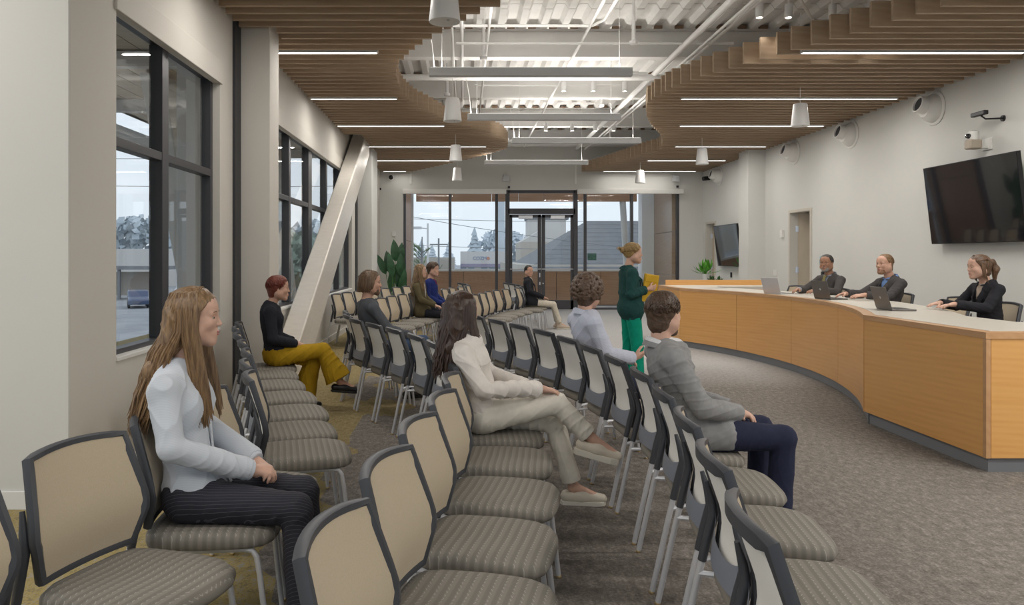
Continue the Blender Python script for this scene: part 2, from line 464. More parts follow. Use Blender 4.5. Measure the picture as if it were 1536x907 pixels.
# ------------------------------------------------------------------ storefront on the back wall
sf = thing('window_4', None, None); sf['kind'] = 'structure'
def bar(name, x0, z0, x1, z1, par, d=.06, m='frame'): return MB().box(x0, YB+.06-d, z0, x1, YB+.06+d, z1).build(name, M[m], par, bevel=.004)
dx0, dx1 = 1.27, 3.195
bar('window_frame', BX0, 0, BX0+.07, BZ1, sf); bar('window_frame', BX1-.07, 0, BX1, BZ1, sf)
bar('window_frame', BX0, 0, dx0, .07, sf); bar('window_frame', dx1, 0, BX1, .07, sf)
bar('window_frame', BX0, BZ1-.07, dx0, BZ1, sf); bar('window_frame', dx1, BZ1-.07, BX1, BZ1, sf)
for xm in (-.38, .95, 3.48, 4.81): bar('mullion', xm-.04, .07, xm+.04, BZ1-.07, sf)
def pane(x0, z0, x1, z1, par): return MB().box(x0, YB+.054, z0, x1, YB+.066, z1).build('pane', M['glass'], par)
for a, b in ((BX0+.06, -.38), (-.38, .95), (.95, dx0), (dx1, 3.48), (3.48, 4.81), (4.81, BX1-.06)): pane(a, .06, b, BZ1-.06, sf)
for a, b in ((BX0-.02, 1.22), (3.24, BX1+.10)):
    MB().box(a, YB-.10, 3.31, b, YB-.005, 3.45).build('shade_box', M['trim'], sf, bevel=.006)
MB().box(BX0, YB-.005, 0, BX1, YB+.2, .012).build('threshold', M['chrome'], sf)
d = thing('door_1', None, None); d['kind'] = 'structure'
bar('door_frame', dx0-.07, 0, dx0+.05, 3.42, d, .07); bar('door_frame', dx1-.05, 0, dx1+.07, 3.42, d, .07)
bar('door_frame', dx0, 3.34, dx1, 3.42, d, .07); bar('transom', dx0, 2.74, dx1, 2.90, d, .07)
pane(dx0+.04, 2.88, dx1-.04, 3.36, d)
xm = (dx0+dx1)/2
for (a, b, s) in ((dx0+.055, xm-.006, 1), (xm+.006, dx1-.055, -1)):
    leaf = MB(); 
    st = .075 if s == 1 else .10; en = .10 if s == 1 else .075
    leaf.box(a, YB+.035, .02, a+st, YB+.085, 2.73); leaf.box(b-en, YB+.035, .02, b, YB+.085, 2.73)
    leaf.box(a, YB+.035, 2.64, b, YB+.085, 2.73); leaf.box(a, YB+.035, .02, b, YB+.085, .28)
    lf = leaf.build('door_leaf', M['frame'], d, bevel=.004)
    pane(a+st-.01, .27, b-en+.01, 2.65, lf)
    MB().tube([(a+.0, YB-.03, 1.17), (b-.0, YB-.03, 1.17)], .016, 10).box(a+.02, YB-.03, 1.155, a+.05, YB+.04, 1.185).box(b-.05, YB-.03, 1.155, b-.02, YB+.04, 1.185).build('push_bar', M['chrome'], lf, smooth=True)
    cx = (a+b)/2 + (.0 if s == 1 else 0)
    MB().box(cx-.2, YB-.05, 2.60, cx+.2, YB+.035, 2.70).build('door_closer', M['chrome'], lf, bevel=.008)
MB().box(xm-.065, YB+.02, .72, xm-.03, YB+.036, .80).box(xm-.065, YB+.02, .94, xm-.035, YB+.036, 1.06).box(xm+.03, YB+.02, .74, xm+.06, YB+.036, .78).build('lock_plate', M['chrome'], d)

# interior doors standing ajar on the right wall
def side_door(idx, y0, y1, ang):
    r = thing('door_%d' % idx, None, None); r['kind'] = 'structure'
    f = MB(); w = .055
    f.box(XR-.02, y0-.01, 0, XR+.18, y0+w, 2.49); f.box(XR-.02, y1-w, 0, XR+.18, y1+.01, 2.49); f.box(XR-.02, y0+w+.0005, 2.43, XR+.18, y1-w-.0005, 2.49)
    f.build('door_frame', M['jamb'], r, bevel=.004)
    wdt = y1-y0-2*w-.01
    R = Matrix.Rotation(rad(ang), 3, 'Z'); hinge = Vector((XR+.15, y1-w-.005, 0))
    lf = MB(); c = hinge + R @ Vector((.022, -wdt/2, 1.22)); lf.obox(c, (.044, wdt, 2.42), R)
    leaf = lf.build('door_leaf', M['doorwood'], r, bevel=.003)
    for z in (.3, 1.25, 2.1):
        MB().box(XR+.10, y1-w-.012, z-.06, XR+.16, y1-w+.002, z+.06).tube([(XR+.155, y1-w-.012, z-.06), (XR+.155, y1-w-.012, z+.06)], .011, 8).build('hinge', M['chrome'], leaf)
    b = MB(); b.box(XR+1.4, y0-1.2, 0, XR+1.5, y1+1.6, 2.9); b.box(XR+.16, y0-1.2, 2.7, XR+1.4, y1+1.6, 2.9); b.box(XR+.16, y0-1.2, -.1, XR+1.4, y1+1.6, 0)
    b.box(XR+.16, y1+1.5, 0, XR+1.4, y1+1.6, 2.9)
    b.build('vestibule', M['wall_warm'], r)
    return r
M['jamb'] = mat('beige_door_frame', (.56, .52, .45), .5)
M['doorwood'] = wood('pale_oak_door', (.40, .33, .24), (.46, .385, .29), (.50, .43, .33), (1, 8, 1), .5)
side_door(2, D1[0], D1[1], 62)
side_door(3, D2[0], D2[1], 62)

# ------------------------------------------------------------------ slatted canopies
PIT = .2135
def interp(pts, y):
    for (a, b) in zip(pts[:-1], pts[1:]):
        if a[0] <= y <= b[0]: return a[1]+(b[1]-a[1])*(y-a[0])/max(1e-6, b[0]-a[0])
    return pts[0][1] if y < pts[0][0] else pts[-1][1]
def conv(pix): # traced outline of the curved edge, turned into floor-plan coordinates at the slat height
    out = []
    for (px, py) in pix:
        y = 1120*(ZS-1.52)/(385-py); out.append((y, (px-695)/1120*y))
    return sorted(out)
LE = conv([(820,-30),(764,3),(738,13),(715,21),(693,33),(673,42),(658,52),(642.5,60),(629,68.5),(620,75),(612,82),(605,89),(597,96),(594.5,106),(594,114),(598,129),(603,139),(613,149),(624,157),(637,163),(651,170),(664,177),(694,187),(717,192),(737,198.5),(753,205),(762,215),(761,223),(733,231.6),(707,238),(671,246),(634,254),(608,259.5)])
RE = conv([(1560,-45),(1437,2),(1400.6,12),(1366,22.5),(1333,31.5),(1302,41),(1270,50.6),(1240.5,59),(1213.5,67),(1186,74),(1152,86),(1132.5,90),(1114,95.6),(1093,102),(1073,107),(1055.6,112.5),(1039.5,118.5),(1024.5,124),(1012,128.6),(1000.5,134),(991.5,140.6),(983,144),(977,150),(971,154),(969.4,165),(971,176),(977,187.5),(982.5,193),(992,202.5),(994.5,210),(993,217.5),(988,224),(967,229),(936,239),(902,249.5),(863.5,259.5)])
canL = thing('slat_canopy', 'curved canopy of brown wooden slats hung along the left windows', 'ceiling canopy')
canR = thing('slat_canopy', 'curved canopy of brown wooden slats hung above the dais on the right', 'ceiling canopy')
SH, ST = .265, .042
led_l = [(-.9, -5.6, -.2), (1.5, -5.6, -.2), (3.3, -5.6, -2.6), (6.3, -2.3, -.3), (8.76, -2.30, -1.0), (11.25, -2.32, -1.0), (13.75, -2.31, -.34), (16.15, -2.12, .5), (18.6, -2.2, -.03), (21.0, -2.25, -1.6)]  # first three run on unseen over the alcove, added to brighten its wall
led_r = [(-.9, 3.9, 6.58), (1.5, 3.9, 6.58), (3.9, 3.9, 6.58), (6.3, 4.6, 6.58), (8.81, 3.96, 6.58), (11.22, 3.3, 6.58), (13.7, 3.96, 6.6), (16.15, 4.6, 6.58), (18.5, 4.58, 6.53), (20.95, 3.92, 6.52)]
y = 5.0-36*PIT
while y < YB-.1:
    xr = interp(LE, y); xl = XL+.04
    if y > 7.85 and y < 8.35: xl = -2.0
    if y > 16.6 and y < 17.75: xl = -2.0
    if 14.75 < y < 16.4: xl = -2.02
    if y < YN+.3: xl = -2.5
    if y < YN-.1: xl = -6.1  # slats carried on out of view to hold the added alcove lights
    if xr > xl+.1: MB().box(xl, y, ZS, xr, y+ST, ZS+SH).build('slat', M['slat'], canL)
    x0 = interp(RE, y); x1 = XR-.04
    if 16.85 < y < 17.5: x1 = 6.40
    MB().box(x0, y, ZS, x1, y+ST, ZS+SH).build('slat', M['slat'], canR)
    y += PIT
for (can, xs) in ((canL, (-2.1, -1.5)), (canR, (4.9, 6.3))):   # carriers the slats hang from
    for xx in xs:
        MB().box(xx-.02, -2.6, ZS+SH, xx+.02, YB-.15, ZS+SH+.04).build('carrier', M['pipe'], can)
for side, leds in (('left', led_l), ('right', led_r)):
    for i, (yy, a, b) in enumerate(leds):
        # sits in the gap between two slats
        kk = round((yy-5.0)/PIT-.5); yc = 5.0+kk*PIT+ST+(PIT-ST)/2
        t = thing('slot_light', 'white linear slot light in the %s slat canopy, %s' % (side, ORD[i-4]+' in view from the camera' if i > 3 else ORD[i]+' unseen overhead behind the view'), 'ceiling light', (0, yc, ZS), 0, 'slot lights in the slat canopies')
        MB().box(a, -.030, -.012, b, .030, .06).box(a+.2, -.087, .02, a+.24, .087, .05).box(b-.24, -.087, .02, b-.2, .087, .05).build('housing', M['bar'], t)
        for cxr in ((-2.1, -1.5) if side == 'left' else (4.9, 6.3)):
            if a < cxr < b: MB().box(cxr-.006, -.006, .05, cxr+.006, .006, SH+.02).build('hanger', M['bar'], t)
        MB().box(a+.015, -.023, -.016, b-.015, .023, -.010).build('diffuser', M['led'], t)
        lamp('slot_lamp', 'AREA', ((a+b)/2-(.35 if side == 'right' else -.2), 0, -.03), LED_W*(b-a)/2.4*(.2 if yy > 20 else (2.2 if side == 'right' else .85) if yy < 5 else 1), t, (b-a-(.7 if side == 'right' else .4), .06), color=(1, .96, .90))

# suspended up-light bars
for i, (yy, a, b) in enumerate(((8.99, -.41, 2.03), (11.88, .064, 2.5), (14.3, .92, 3.40), (17.6, .50, 2.94))):
    t = thing('linear_pendant', 'grey up-lighting bar hung between the canopies, %s from the camera' % ORD[i], 'ceiling light', (0, yy, 3.74), 0, 'up-light bars under the deck')
    MB().box(a, -.05, -.05, b, .05, .05).build('housing', M['bar'], t, bevel=.004)
    MB().box(a+.02, -.035, .049, b-.02, .035, .054).build('diffuser', M['led'], t)
    for xx in (a+.15, b-.15): MB().tube([(xx, 0, .05), (xx, 0, 1.27)], .004, 5).build('cable', M['pipe'], t)
    MB().tube([(a+.06, .0, .05), (a+.03, .05, .35), (a-.02, .05, .62)], .008, 6).build('power_cord', M['pipe'], t)
    lamp('bar_lamp', 'AREA', ((a+b)/2, 0, .07), BAR_W, t, (b-a, .08), rot=(PI, 0, 0), color=(1, .95, .88))

# white conical pendant speakers
def pendant(x, yy, label, z=3.40):
    t = thing('pendant_speaker', label, 'pendant', (x, yy, z), 0, 'white conical pendants')
    MB().lathe([(.0, .012), (.108, .010), (.124, .0), (.126, .012), (.095, .305), (.088, .32), (.0, .325)], 28).build('shade', M['lampwhite'], t, smooth=True)
    MB().tube([(0, 0, .32), (0, 0, ZD-z-.02)], .005, 6).build('cable', M['pipe'], t)
    MB().lathe([(.0, .008), (.012, .006), (.012, .014)], 10, (.03, -.02, -.004)).build('indicator', M['chrome'], t)
for i, yy in enumerate((5.98, 10.37, 14.7, 18.5)): pendant(-.15, yy, 'white cone pendant in the left line of pendants, %s from the camera' % ORD[i], 3.40)
for i, (x, yy) in enumerate(((4.85, 10.75), (4.86, 15.2), (4.50, 19.0))): pendant(x, yy, 'white cone pendant in the right line below the dais canopy, %s from the camera' % ORD[i])

# small cylinder spots
def spot(x, yy, label):
    t = thing('cylinder_spot', label, 'spotlight', (x, yy, 4.40), 0, 'white cylinder spots')
    MB().lathe([(.0, .02), (.033, .02), (.036, .0), (.044, .0), (.046, .01), (.046, .16), (.0, .165)], 18).build('body', M['lampwhite'], t, smooth=True)
    MB().lathe([(.0, .012), (.034, .012)], 14).build('lens', M['lens'], t)
    MB().tube([(0, 0, .16), (0, 0, .30)], .012, 8).build('stem', M['pipe'], t)
    lamp('spot_lamp', 'SPOT', (0, 0, -.01), SPOT_W, t, spot=rad(75), color=(1, .96, .90))
for r, (yy, xs, nm) in enumerate(((9.0, (3.57, 3.92, 4.45, 4.98), 'nearest'), (13.0, (1.75, 2.26, 2.81), 'middle'), (17.1, (1.89, 2.49, 3.02, 3.44), 'farthest'))):
    for i, x in enumerate(xs): spot(x, yy, 'white cylinder spot on the %s track under the deck, %s from the left' % (nm, ORD[i]))
    t = MB().box(min(xs)-.4, yy-.018, 4.70, max(xs)+.4, yy+.018, 4.735).build('lighting_track', M['pipe'])
    tag(t, 'white track carrying the %s line of cylinder spots' % nm, 'track', 'lighting tracks')

# ------------------------------------------------------------------ pipes and conduits
def pipe(pts, r, label, cat='pipe', name='ceiling_pipe'):
    tag(MB().tube(pts, r, 10).build(name, M['pipe'], smooth=True), label, cat, 'white pipes and conduits under the deck')
pipe([(3.12, 5, 4.50), (3.12, 20.5, 4.50)], .045, 'thickest white pipe running down the room right of the up-light bars')
pipe([(3.34, 5, 4.47), (3.34, 20.5, 4.47)], .02, 'thin white conduit just right of the thickest pipe', 'conduit', 'conduit')
pipe([(3.48, 5, 4.52), (3.48, 18.5, 4.52)], .02, 'outer thin white conduit right of the thickest pipe', 'conduit', 'conduit')
pipe([(1.67, 5, 4.56), (1.67, 20.6, 4.56)], .02, 'white conduit running down the middle of the deck', 'conduit', 'conduit')
pipe([(1.82, 5, 4.57), (1.82, 9.6, 4.57), (1.70, 9.86, 4.57), (-.45, 9.86, 4.57)], .02, 'white conduit bending across towards the left canopy', 'conduit', 'conduit')
pipe([(-.15, 5.5, 4.57), (-.15, 19.0, 4.57)], .017, 'white conduit feeding the left line of cone pendants', 'conduit', 'conduit')
pipe([(-.02, 5.5, 4.56), (-.02, 14.5, 4.56)], .024, 'white sprinkler pipe beside the left line of cone pendants')
pipe([(.34, 5.5, 4.55), (.34, 17, 4.55)], .018, 'white conduit left of the deck middle', 'conduit', 'conduit')
pipe([(-.1, 10.5, 4.52), (3.8, 10.5, 4.52)], .018, 'white cross conduit nearest the camera between the canopies', 'conduit', 'conduit')
pipe([(-1.3, 12.2, 4.45), (3.9, 12.2, 4.45)], .05, 'thick white cross pipe above the second up-light bar')
pipe([(.2, 13.2, 4.55), (2.9, 13.2, 4.55)], .016, 'thin white cross conduit over the middle track', 'conduit', 'conduit')
pipe([(2.5, 6.5, 4.55), (4.1, 9.0, 4.55), (4.5, 9.6, 4.55), (6.0, 9.6, 4.55)], .018, 'white conduit bending in above the dais canopy', 'conduit', 'conduit')
pipe([(-.3, 19.2, 4.5), (3.6, 19.2, 4.5)], .03, 'farthest white cross pipe before the back wall')
FIT = ['nearest the left canopy edge', 'behind the second left cone pendant', 'near the bend of the cross conduit', 'over the third up-light bar', 'by the far right canopy edge', 'before the back wall']
for i, (x, yy) in enumerate(((.30, 11.1), (-.3, 13.6), (2.35, 10.3), (2.7, 14.6), (3.7, 18.8), (1.1, 18.8))):
    t = thing('sprinkler_head', 'small white ceiling fitting under the deck, ' + FIT[i], 'fitting', (x, yy, 4.44), 0, 'small fittings under the deck')
    MB().lathe([(.0, 0), (.05, .01), (.06, .05), (.03, .07), (.02, .61)], 14).build('body', M['lampwhite'], t, smooth=True)

# ------------------------------------------------------------------ dais desk
YC, XCA, RA = 9.75, -2.18, 6.53
def arc_pts(y0, y1, n, off=0):
    a0 = math.asin((y0-YC)/RA); a1 = math.asin((y1-YC)/RA)
    return [(XCA+(RA+off)*math.cos(a0+(a1-a0)*i/n), YC+(RA+off)*math.sin(a0+(a1-a0)*i/n)) for i in range(n+1)]
XF, YN0, YN1, YF0, YF1 = 3.67, 5.24, 6.84, 12.66, 14.1
desk = thing('dais_desk', 'long curved cherry wood dais desk with grey toe kick', 'desk', (4.3, YC, 0))
def dl(mb, name, m, **kw):
    o = mb.build(name, m, desk, **kw); o.location = (-4.3, -YC, 0); return o
def panel(p, q, z0, z1, th=.03, gap=.004):
    p = Vector((*p, 0)); q = Vector((*q, 0)); d = (q-p).normalized(); nrm = Vector((d.y, -d.x, 0))
    p = p+d*gap; q = q-d*gap
    a = [p, q, q+nrm*th, p+nrm*th]
    mb = MB(); mb.hexa([(v.x, v.y, z0) for v in a]+[(v.x, v.y, z1) for v in a]); return mb
def curved(pa, pb, z0, z1):
    mb = MB(); n = len(pa)
    for i in range(n): mb.v += [(pa[i][0], pa[i][1], z0), (pb[i][0], pb[i][1], z0), (pb[i][0], pb[i][1], z1), (pa[i][0], pa[i][1], z1)]
    for i in range(n-1):
        for j in range(4):
            j2 = (j+1) % 4; mb.f.append((i*4+j, i*4+j2, (i+1)*4+j2, (i+1)*4+j))
    mb.f.append((0, 3, 2, 1)); mb.f.append(((n-1)*4, (n-1)*4+1, (n-1)*4+2, (n-1)*4+3)); return mb
Z0, Z1, ZT = .105, .945, .99
dl(panel((5.55, YN0), (XF+.03, YN0), Z0, Z1), 'front_panel', M['desk'], bevel=.003)      # return at the near end (faces camera)
dl(MB().box(XF-.004, YN0-.004, Z0, XF+.03, YN0+.03, Z1), 'corner_post', M['desk_trim'], bevel=.003)
dl(panel((XF, YN0+.03), (XF, YN1), Z0, Z1), 'front_panel', M['desk'], bevel=.003)
ang = [YN1, 8.38, 9.9, 11.35, YF0]
for a, b in zip(ang[:-1], ang[1:]):
    pa = arc_pts(a+.004, b-.004, 10); pb = arc_pts(a+.004, b-.004, 10, .03)
    dl(curved(pa, pb, Z0, Z1), 'front_panel', M['desk'], smooth=30)
dl(panel((XF, YF0), (XF, YF1-.01), Z0, Z1), 'front_panel', M['desk'], bevel=.003)
dl(panel((XF+.01, YF1), (5.6, YF1), Z0, Z1), 'front_panel', M['desk'], bevel=.003)
dl(panel((5.6, YF1-.10), (XF+.12, YF1-.10), .3, 1.085), 'inner_panel', M['desk'], bevel=.003)
# toe kick, set back
kp = [(5.55, YN0+.04), (XF+.04, YN0+.04), (XF+.04, YN1)]+arc_pts(YN1, YF0, 24, .04)+[(XF+.04, YF0), (XF+.04, YF1-.04), (5.6, YF1-.04)]
kq = [(5.55, YN0+.08), (XF+.08, YN0+.08), (XF+.08, YN1)]+arc_pts(YN1, YF0, 24, .08)+[(XF+.08, YF0), (XF+.08, YF1-.08), (5.6, YF1-.08)]
dl(curved(kp, kq, 0, Z0), 'toe_kick', M['kick'])
# edge of the worktop (wood) and laminate inset
def path(off):
    return [(5.55, YN0+off), (XF+off, YN0+off), (XF+off, YN1-(.0 if off < .05 else off*.22))]+[p for p in arc_pts(YN1, YF0, 28, off)][1:-1]+[(XF+off, YF0), (XF+off, YF1-off), (5.6, YF1-off)]
dl(curved(path(-.008), path(.09), Z1, ZT), 'worktop_edge', M['desk_trim'])
dl(curved(path(.09), path(.82), Z1+.005, ZT+.002), 'worktop', M['laminate'])
dl(curved(path(.79), path(.82), .75, Z1), 'inner_apron', M['desk_trim'])
for (a, b) in ((XF+.12, YN1), (4.29, 8.38), (4.46, 9.9), (4.29, 11.35), (XF+.12, YF0)):
    dl(MB().box(a, b-.02, 0, a+.55, b+.02, Z1), 'support_panel', M['desk'])
dp = MB(); dp.prism([(4.62, 6.15, 0), (XR-.02, 6.15, 0), (XR-.02, 13.2, 0), (4.62, 13.2, 0), (5.1, 11.4, 0), (5.19, 9.75, 0), (5.1, 8.1, 0)], (0, 0, .18))
struct('floor_dais', dp, M['carpet'])

# ------------------------------------------------------------------ the stacking chair
def back_pt(u, v, off=0.0):
    """u -1..1 across, v 0..1 up the backrest; returns the point of the shell and its normal is about +x"""
    z = .485+.385*v+.012*v*(1-u*u)
    prof = [(0, -.215), (.30, -.188), (.45, -.195), (1, -.262)]
    x = interp(prof, v)
    hw = interp([(0, .190), (.33, .232), (.42, .232), (1, .197)], v)
    x -= .040*(1-u*u)*(.55+.45*v)
    x += .018
    return Vector((x+off, u*hw, z))
def ring():
    pts = []
    nU, nV = 10, 9
    for i in range(nU+1): pts.append((-1+2*i/nU, 0.0))
    for v in (.1, .2, .30, .36, .42, .55, .7, .85): pts.append((1, v))
    for i in range(nU+1): pts.append((1-2*i/nU, 1.0))
    for v in (.85, .7, .55, .42, .36, .30, .2, .1): pts.append((-1, v))
    return pts
def make_chair():
    t = thing('stacking_chair', 'chair', 'chair')
    # seat cushion: rounded outline, crowned, waterfall front
    def seat_fn(w, k):
        a = 2*PI*w; ex = 6.0
        cx, cy = math.cos(a), math.sin(a)
        rr = (abs(cx)**ex+abs(cy)**ex)**(-1/ex)
        px, py = rr*cx, rr*cy
        rows = [(0, .466), (.5, .466), (.82, .464), (.94, .459), (.985, .448), (1.0, .434), (1.0, .412), (.975, .401), (0, .400)]
        sc, z = rows[k]
        hx = .245; hy = .238 - .02*max(0, -px)
        z2 = z - (.016*max(0, px*sc)**3 if k < 6 else .0)
        bow = .022*(1-(py*sc)**2)*max(0, px)*sc
        return (.02+px*sc*hx+bow, py*sc*hy, z2-.004*(1-abs(py*sc))*(1 if k < 2 else 0))
    s = MB(); n = 32
    for k in range(9):
        for i in range(n): s.v.append(seat_fn(i/n, k))
    for k in range(8):
        for i in range(n):
            i2 = (i+1) % n; s.f.append((k*n+i, k*n+i2, (k+1)*n+i2, (k+1)*n+i))
    s.build('seat', M['seat'], t, smooth=60, weld=True)
    MB().box(-.19, -.195, .380, .20, .195, .406).build('seat_pan', M['black'], t, bevel=.01)
    # backrest frame swept round the shell
    rg = ring(); P = [back_pt(u, v) for u, v in rg]
    N = len(P); outs = []; nrm = []
    for i in range(N):
        tg = (P[(i+1) % N]-P[i-1]).normalized()
        u, v = rg[i]
        c = back_pt(0, .5); o = Vector((0, P[i].y, P[i].z-c.z*1.0))
        nx = Vector((1, 0, 0)); nx = (nx-tg*nx.dot(tg)).normalized()
        oo = tg.cross(nx); oo.normalize()
        if oo.dot(Vector((0, P[i].y-c.y, P[i].z-c.z))) < 0: oo = -oo
        outs.append(oo); nrm.append(nx)
    f = MB(); k0 = len(f.v)
    for i in range(N):
        u, v = rg[i]
        win = .028 if v < .99 else .020
        if v < .01: win = .045
        dep = .013
        for (a, b) in ((.008, -dep-.004), (.013, 0), (.008, dep), (-.008, dep+.001), (-win, -.004), (-win-(.008 if v > .01 else 0), -dep-.004)):
            f.v.append(tuple(P[i]+outs[i]*a+nrm[i]*b))
    for i in range(N):
        i2 = (i+1) % N
        for j in range(6):
            j2 = (j+1) % 6; f.f.append((i*6+j, i*6+j2, i2*6+j2, i2*6+j))
    f.build('backrest_frame', M['plastic'], t, smooth=45)
    MB().grid(lambda a, b: back_pt((-1+2*a)*.955, .012+.965*b, .009), 10, 8).build('backrest_mesh', M['mesh'], t, smooth=60)
    MB().grid(lambda a, b: back_pt((-1+2*a)*.93, .03+.93*b, -.006), 10, 8).build('rear_mesh', M['mesh_daylit'], t, smooth=60)
    # lower rear band
    def band(a, b):
        d = .080+.05*abs(2*a-1)**4; v_ = (d*b-.006)/.385; p = back_pt((-1+2*a)*.985, max(0, v_), -.027); p.z += min(0, v_)*.385; return p
    MB().grid(band, 16, 4).build('rear_band', M['plastic2'], t, smooth=60)
    foot, mid = [], []
    for sgn in (-1, 1):
        y = sgn*.232
        MB().tube([(-.338, sgn*.236, .012), (-.262, sgn*.238, .36), (-.236, sgn*.238, .47)], .0125, 10).build('leg', M['tube'], t, smooth=True)
        MB().tube([(-.246, sgn*.238, .43), (-.225, sgn*.239, .52), (-.205, sgn*.241, .60), (-.214, sgn*.238, .655), (-.232, sgn*.228, .72)], [.0155, .0165, .0165, .014, .008], 10).build('upright_sleeve', M['plastic'], t, smooth=True)
        MB().tube([(.262, sgn*.215, .012), (.228, sgn*.215, .30), (.216, sgn*.214, .365), (.200, sgn*.212, .388), (.165, sgn*.210, .394), (-.12, sgn*.212, .394)], .0115, 10).build('leg', M['tube'], t, smooth=True)
        MB().tube([(-.256, sgn*.236, .385), (-.18, sgn*.205, .392), (-.08, sgn*.20, .392)], .011, 8).build('side_rail', M['tube'], t, smooth=True)
        for (gx, gy) in ((-.340, sgn*.236), (.263, sgn*.215)):
            MB().lathe([(.0, 0), (.011, 0), (.013, .004), (.013, .010), (.009, .018)], 10, (gx, gy, 0)).build('glide', M['glide'], t, smooth=True)
    return t
chair0 = make_chair()
chairs = {}
used0 = False
def place_chair(key, rx, ry, deg, label, group, z=0):
    """rx, ry: plan position of the middle of the backrest"""
    global used0
    c = chair0 if not used0 else copy_tree(chair0); used0 = True
    a = rad(deg); ox, oy = rx+.27*math.cos(a), ry+.27*math.sin(a)
    c.location = (ox, oy, z); c.rotation_euler = (0, 0, a)
    c['label'] = label; c['group'] = group
    chairs[key] = (ox, oy, a, z)
    return c
def chair_row(key, pts, where, group, occupied=()):
    for i, (x, y, d) in enumerate(pts):
        who = dict(occupied).get(i)
        lab = ('tan mesh chair under %s' % who) if who else 'empty tan mesh-back chair, %s from the camera in %s' % (ORD[i], where)
        if who: lab = 'tan mesh-back chair sat on by %s' % who
        place_chair('%s%d' % (key, i), x, y, d, lab, group)
A = [(-1.52, 2.06, -24), (-1.345, 2.575, -20), (-1.30, 3.05, 5), (-1.215, 3.63, -16), (-1.19, 3.97, 18), (-1.33, 4.53, 18), (-1.48, 5.07, 18), (-1.67, 5.62, 18), (-1.87, 6.16, 18), (-2.05, 6.71, 18), (-2.18, 7.22, 16)]
A[3] = (-1.26, 3.55, -12); A[4] = (-1.17, 4.06, 14)
chair_row('A', A, 'the near row along the windows', 'chairs in the near window row', [(2, 'the long-haired woman in pinstriped trousers'), (10, 'the red-haired woman in yellow trousers')])
B = [(-.33, 1.80, -13), (-.26, 2.37, -15), (-.195, 2.91, -15), (-.115, 3.45, -13), (-.08, 4.0, -7), (-.07, 4.55, 0), (-.13, 5.08, 8), (-.24, 5.60, 14), (-.41, 6.10, 20), (-.64, 6.63, 24), (-.88, 7.13, 26), (-1.12, 7.63, 25), (-1.28, 8.16, 18), (-1.38, 8.72, 11)]
chair_row('B', B, 'the near middle row', 'chairs in the near middle row', [(5, 'the woman in the white blouse'), (11, 'the bearded man in the grey top')])
Cc = [(.70, 1.88, -8), (.80, 2.45, -8), (.885, 3.02, -8), (.945, 3.60, -6), (.975, 4.18, -1), (.945, 4.76, 4), (.885, 5.33, 9), (.80, 5.90, 14), (.67, 6.47, 18), (.50, 7.02, 20), (.315, 7.57, 20), (.12, 8.13, 20)]
chair_row('C', Cc, 'the near row facing the dais', 'chairs in the near row by the dais', [(4, 'the man in the grey blazer'), (7, 'the curly-haired man in the pale shirt')])
F = [(-2.20, 12.75, -10), (-2.10, 13.3, -14), (-1.97, 13.86, -16), (-1.80, 14.42, -17), (-1.60, 15.0, -17), (-1.42, 15.55, -17), (-1.26, 16.1, -17), (-1.10, 16.66, -17)]
chair_row('F', F, 'the far row along the windows', 'chairs in the far window row')
E = [(-1.30, 11.5, -14), (-1.19, 12.05, -14), (-1.06, 12.6, -14), (-.92, 13.15, -14), (-.75, 13.7, -14), (-.57, 14.22, -14), (-.40, 14.76, -14), (-.26, 15.3, -14), (-.09, 15.85, -14), (.07, 16.4, -10), (.10, 17.0, 4), (.03, 17.6, 14), (-.10, 18.2, 16)]
chair_row('E', E, 'the far middle row', 'chairs in the far middle row', [(3, 'the long-haired woman in the olive cardigan'), (4, 'the young man in the blue sweater')])
D = [(.16, 12.5, -14), (.30, 13.05, -14), (.43, 13.6, -15), (.60, 14.15, -17), (.80, 14.7, -18), (1.07, 15.22, -14), (1.22, 15.85, -4), (1.28, 16.5, 6), (1.23, 17.1, 12), (1.12, 17.7, 16), (1.02, 18.3, 14)]
chair_row('D', D, 'the far row by the entrance', 'chairs in the far row by the entrance', [(6, 'the woman in the black jacket by the glass doors')])
dz = .18
place_chair('S0', 5.42, 7.42, 180, 'tan mesh-back chair behind the desk, sat on by the woman with the ponytail', 'chairs behind the dais desk', dz)
place_chair('S1', 5.50, 9.32, 186, 'tan mesh-back chair behind the desk, sat on by the man in the open blue collar', 'chairs behind the dais desk', dz)
place_chair('S2', 5.42, 10.75, 200, 'tan mesh-back chair behind the desk, sat on by the man with the tie', 'chairs behind the dais desk', dz)
place_chair('S3', 5.62, 8.42, 178, 'empty tan mesh-back chair behind the desk beside the ponytailed woman', 'chairs behind the dais desk', dz)
place_chair('S4', 5.30, 11.75, 200, 'empty tan mesh-back chair behind the far end of the desk', 'chairs behind the dais desk', dz)
place_chair('S5', 5.60, 10.02, 180, 'empty tan mesh-back chair between the two men behind the desk', 'chairs behind the dais desk', dz)

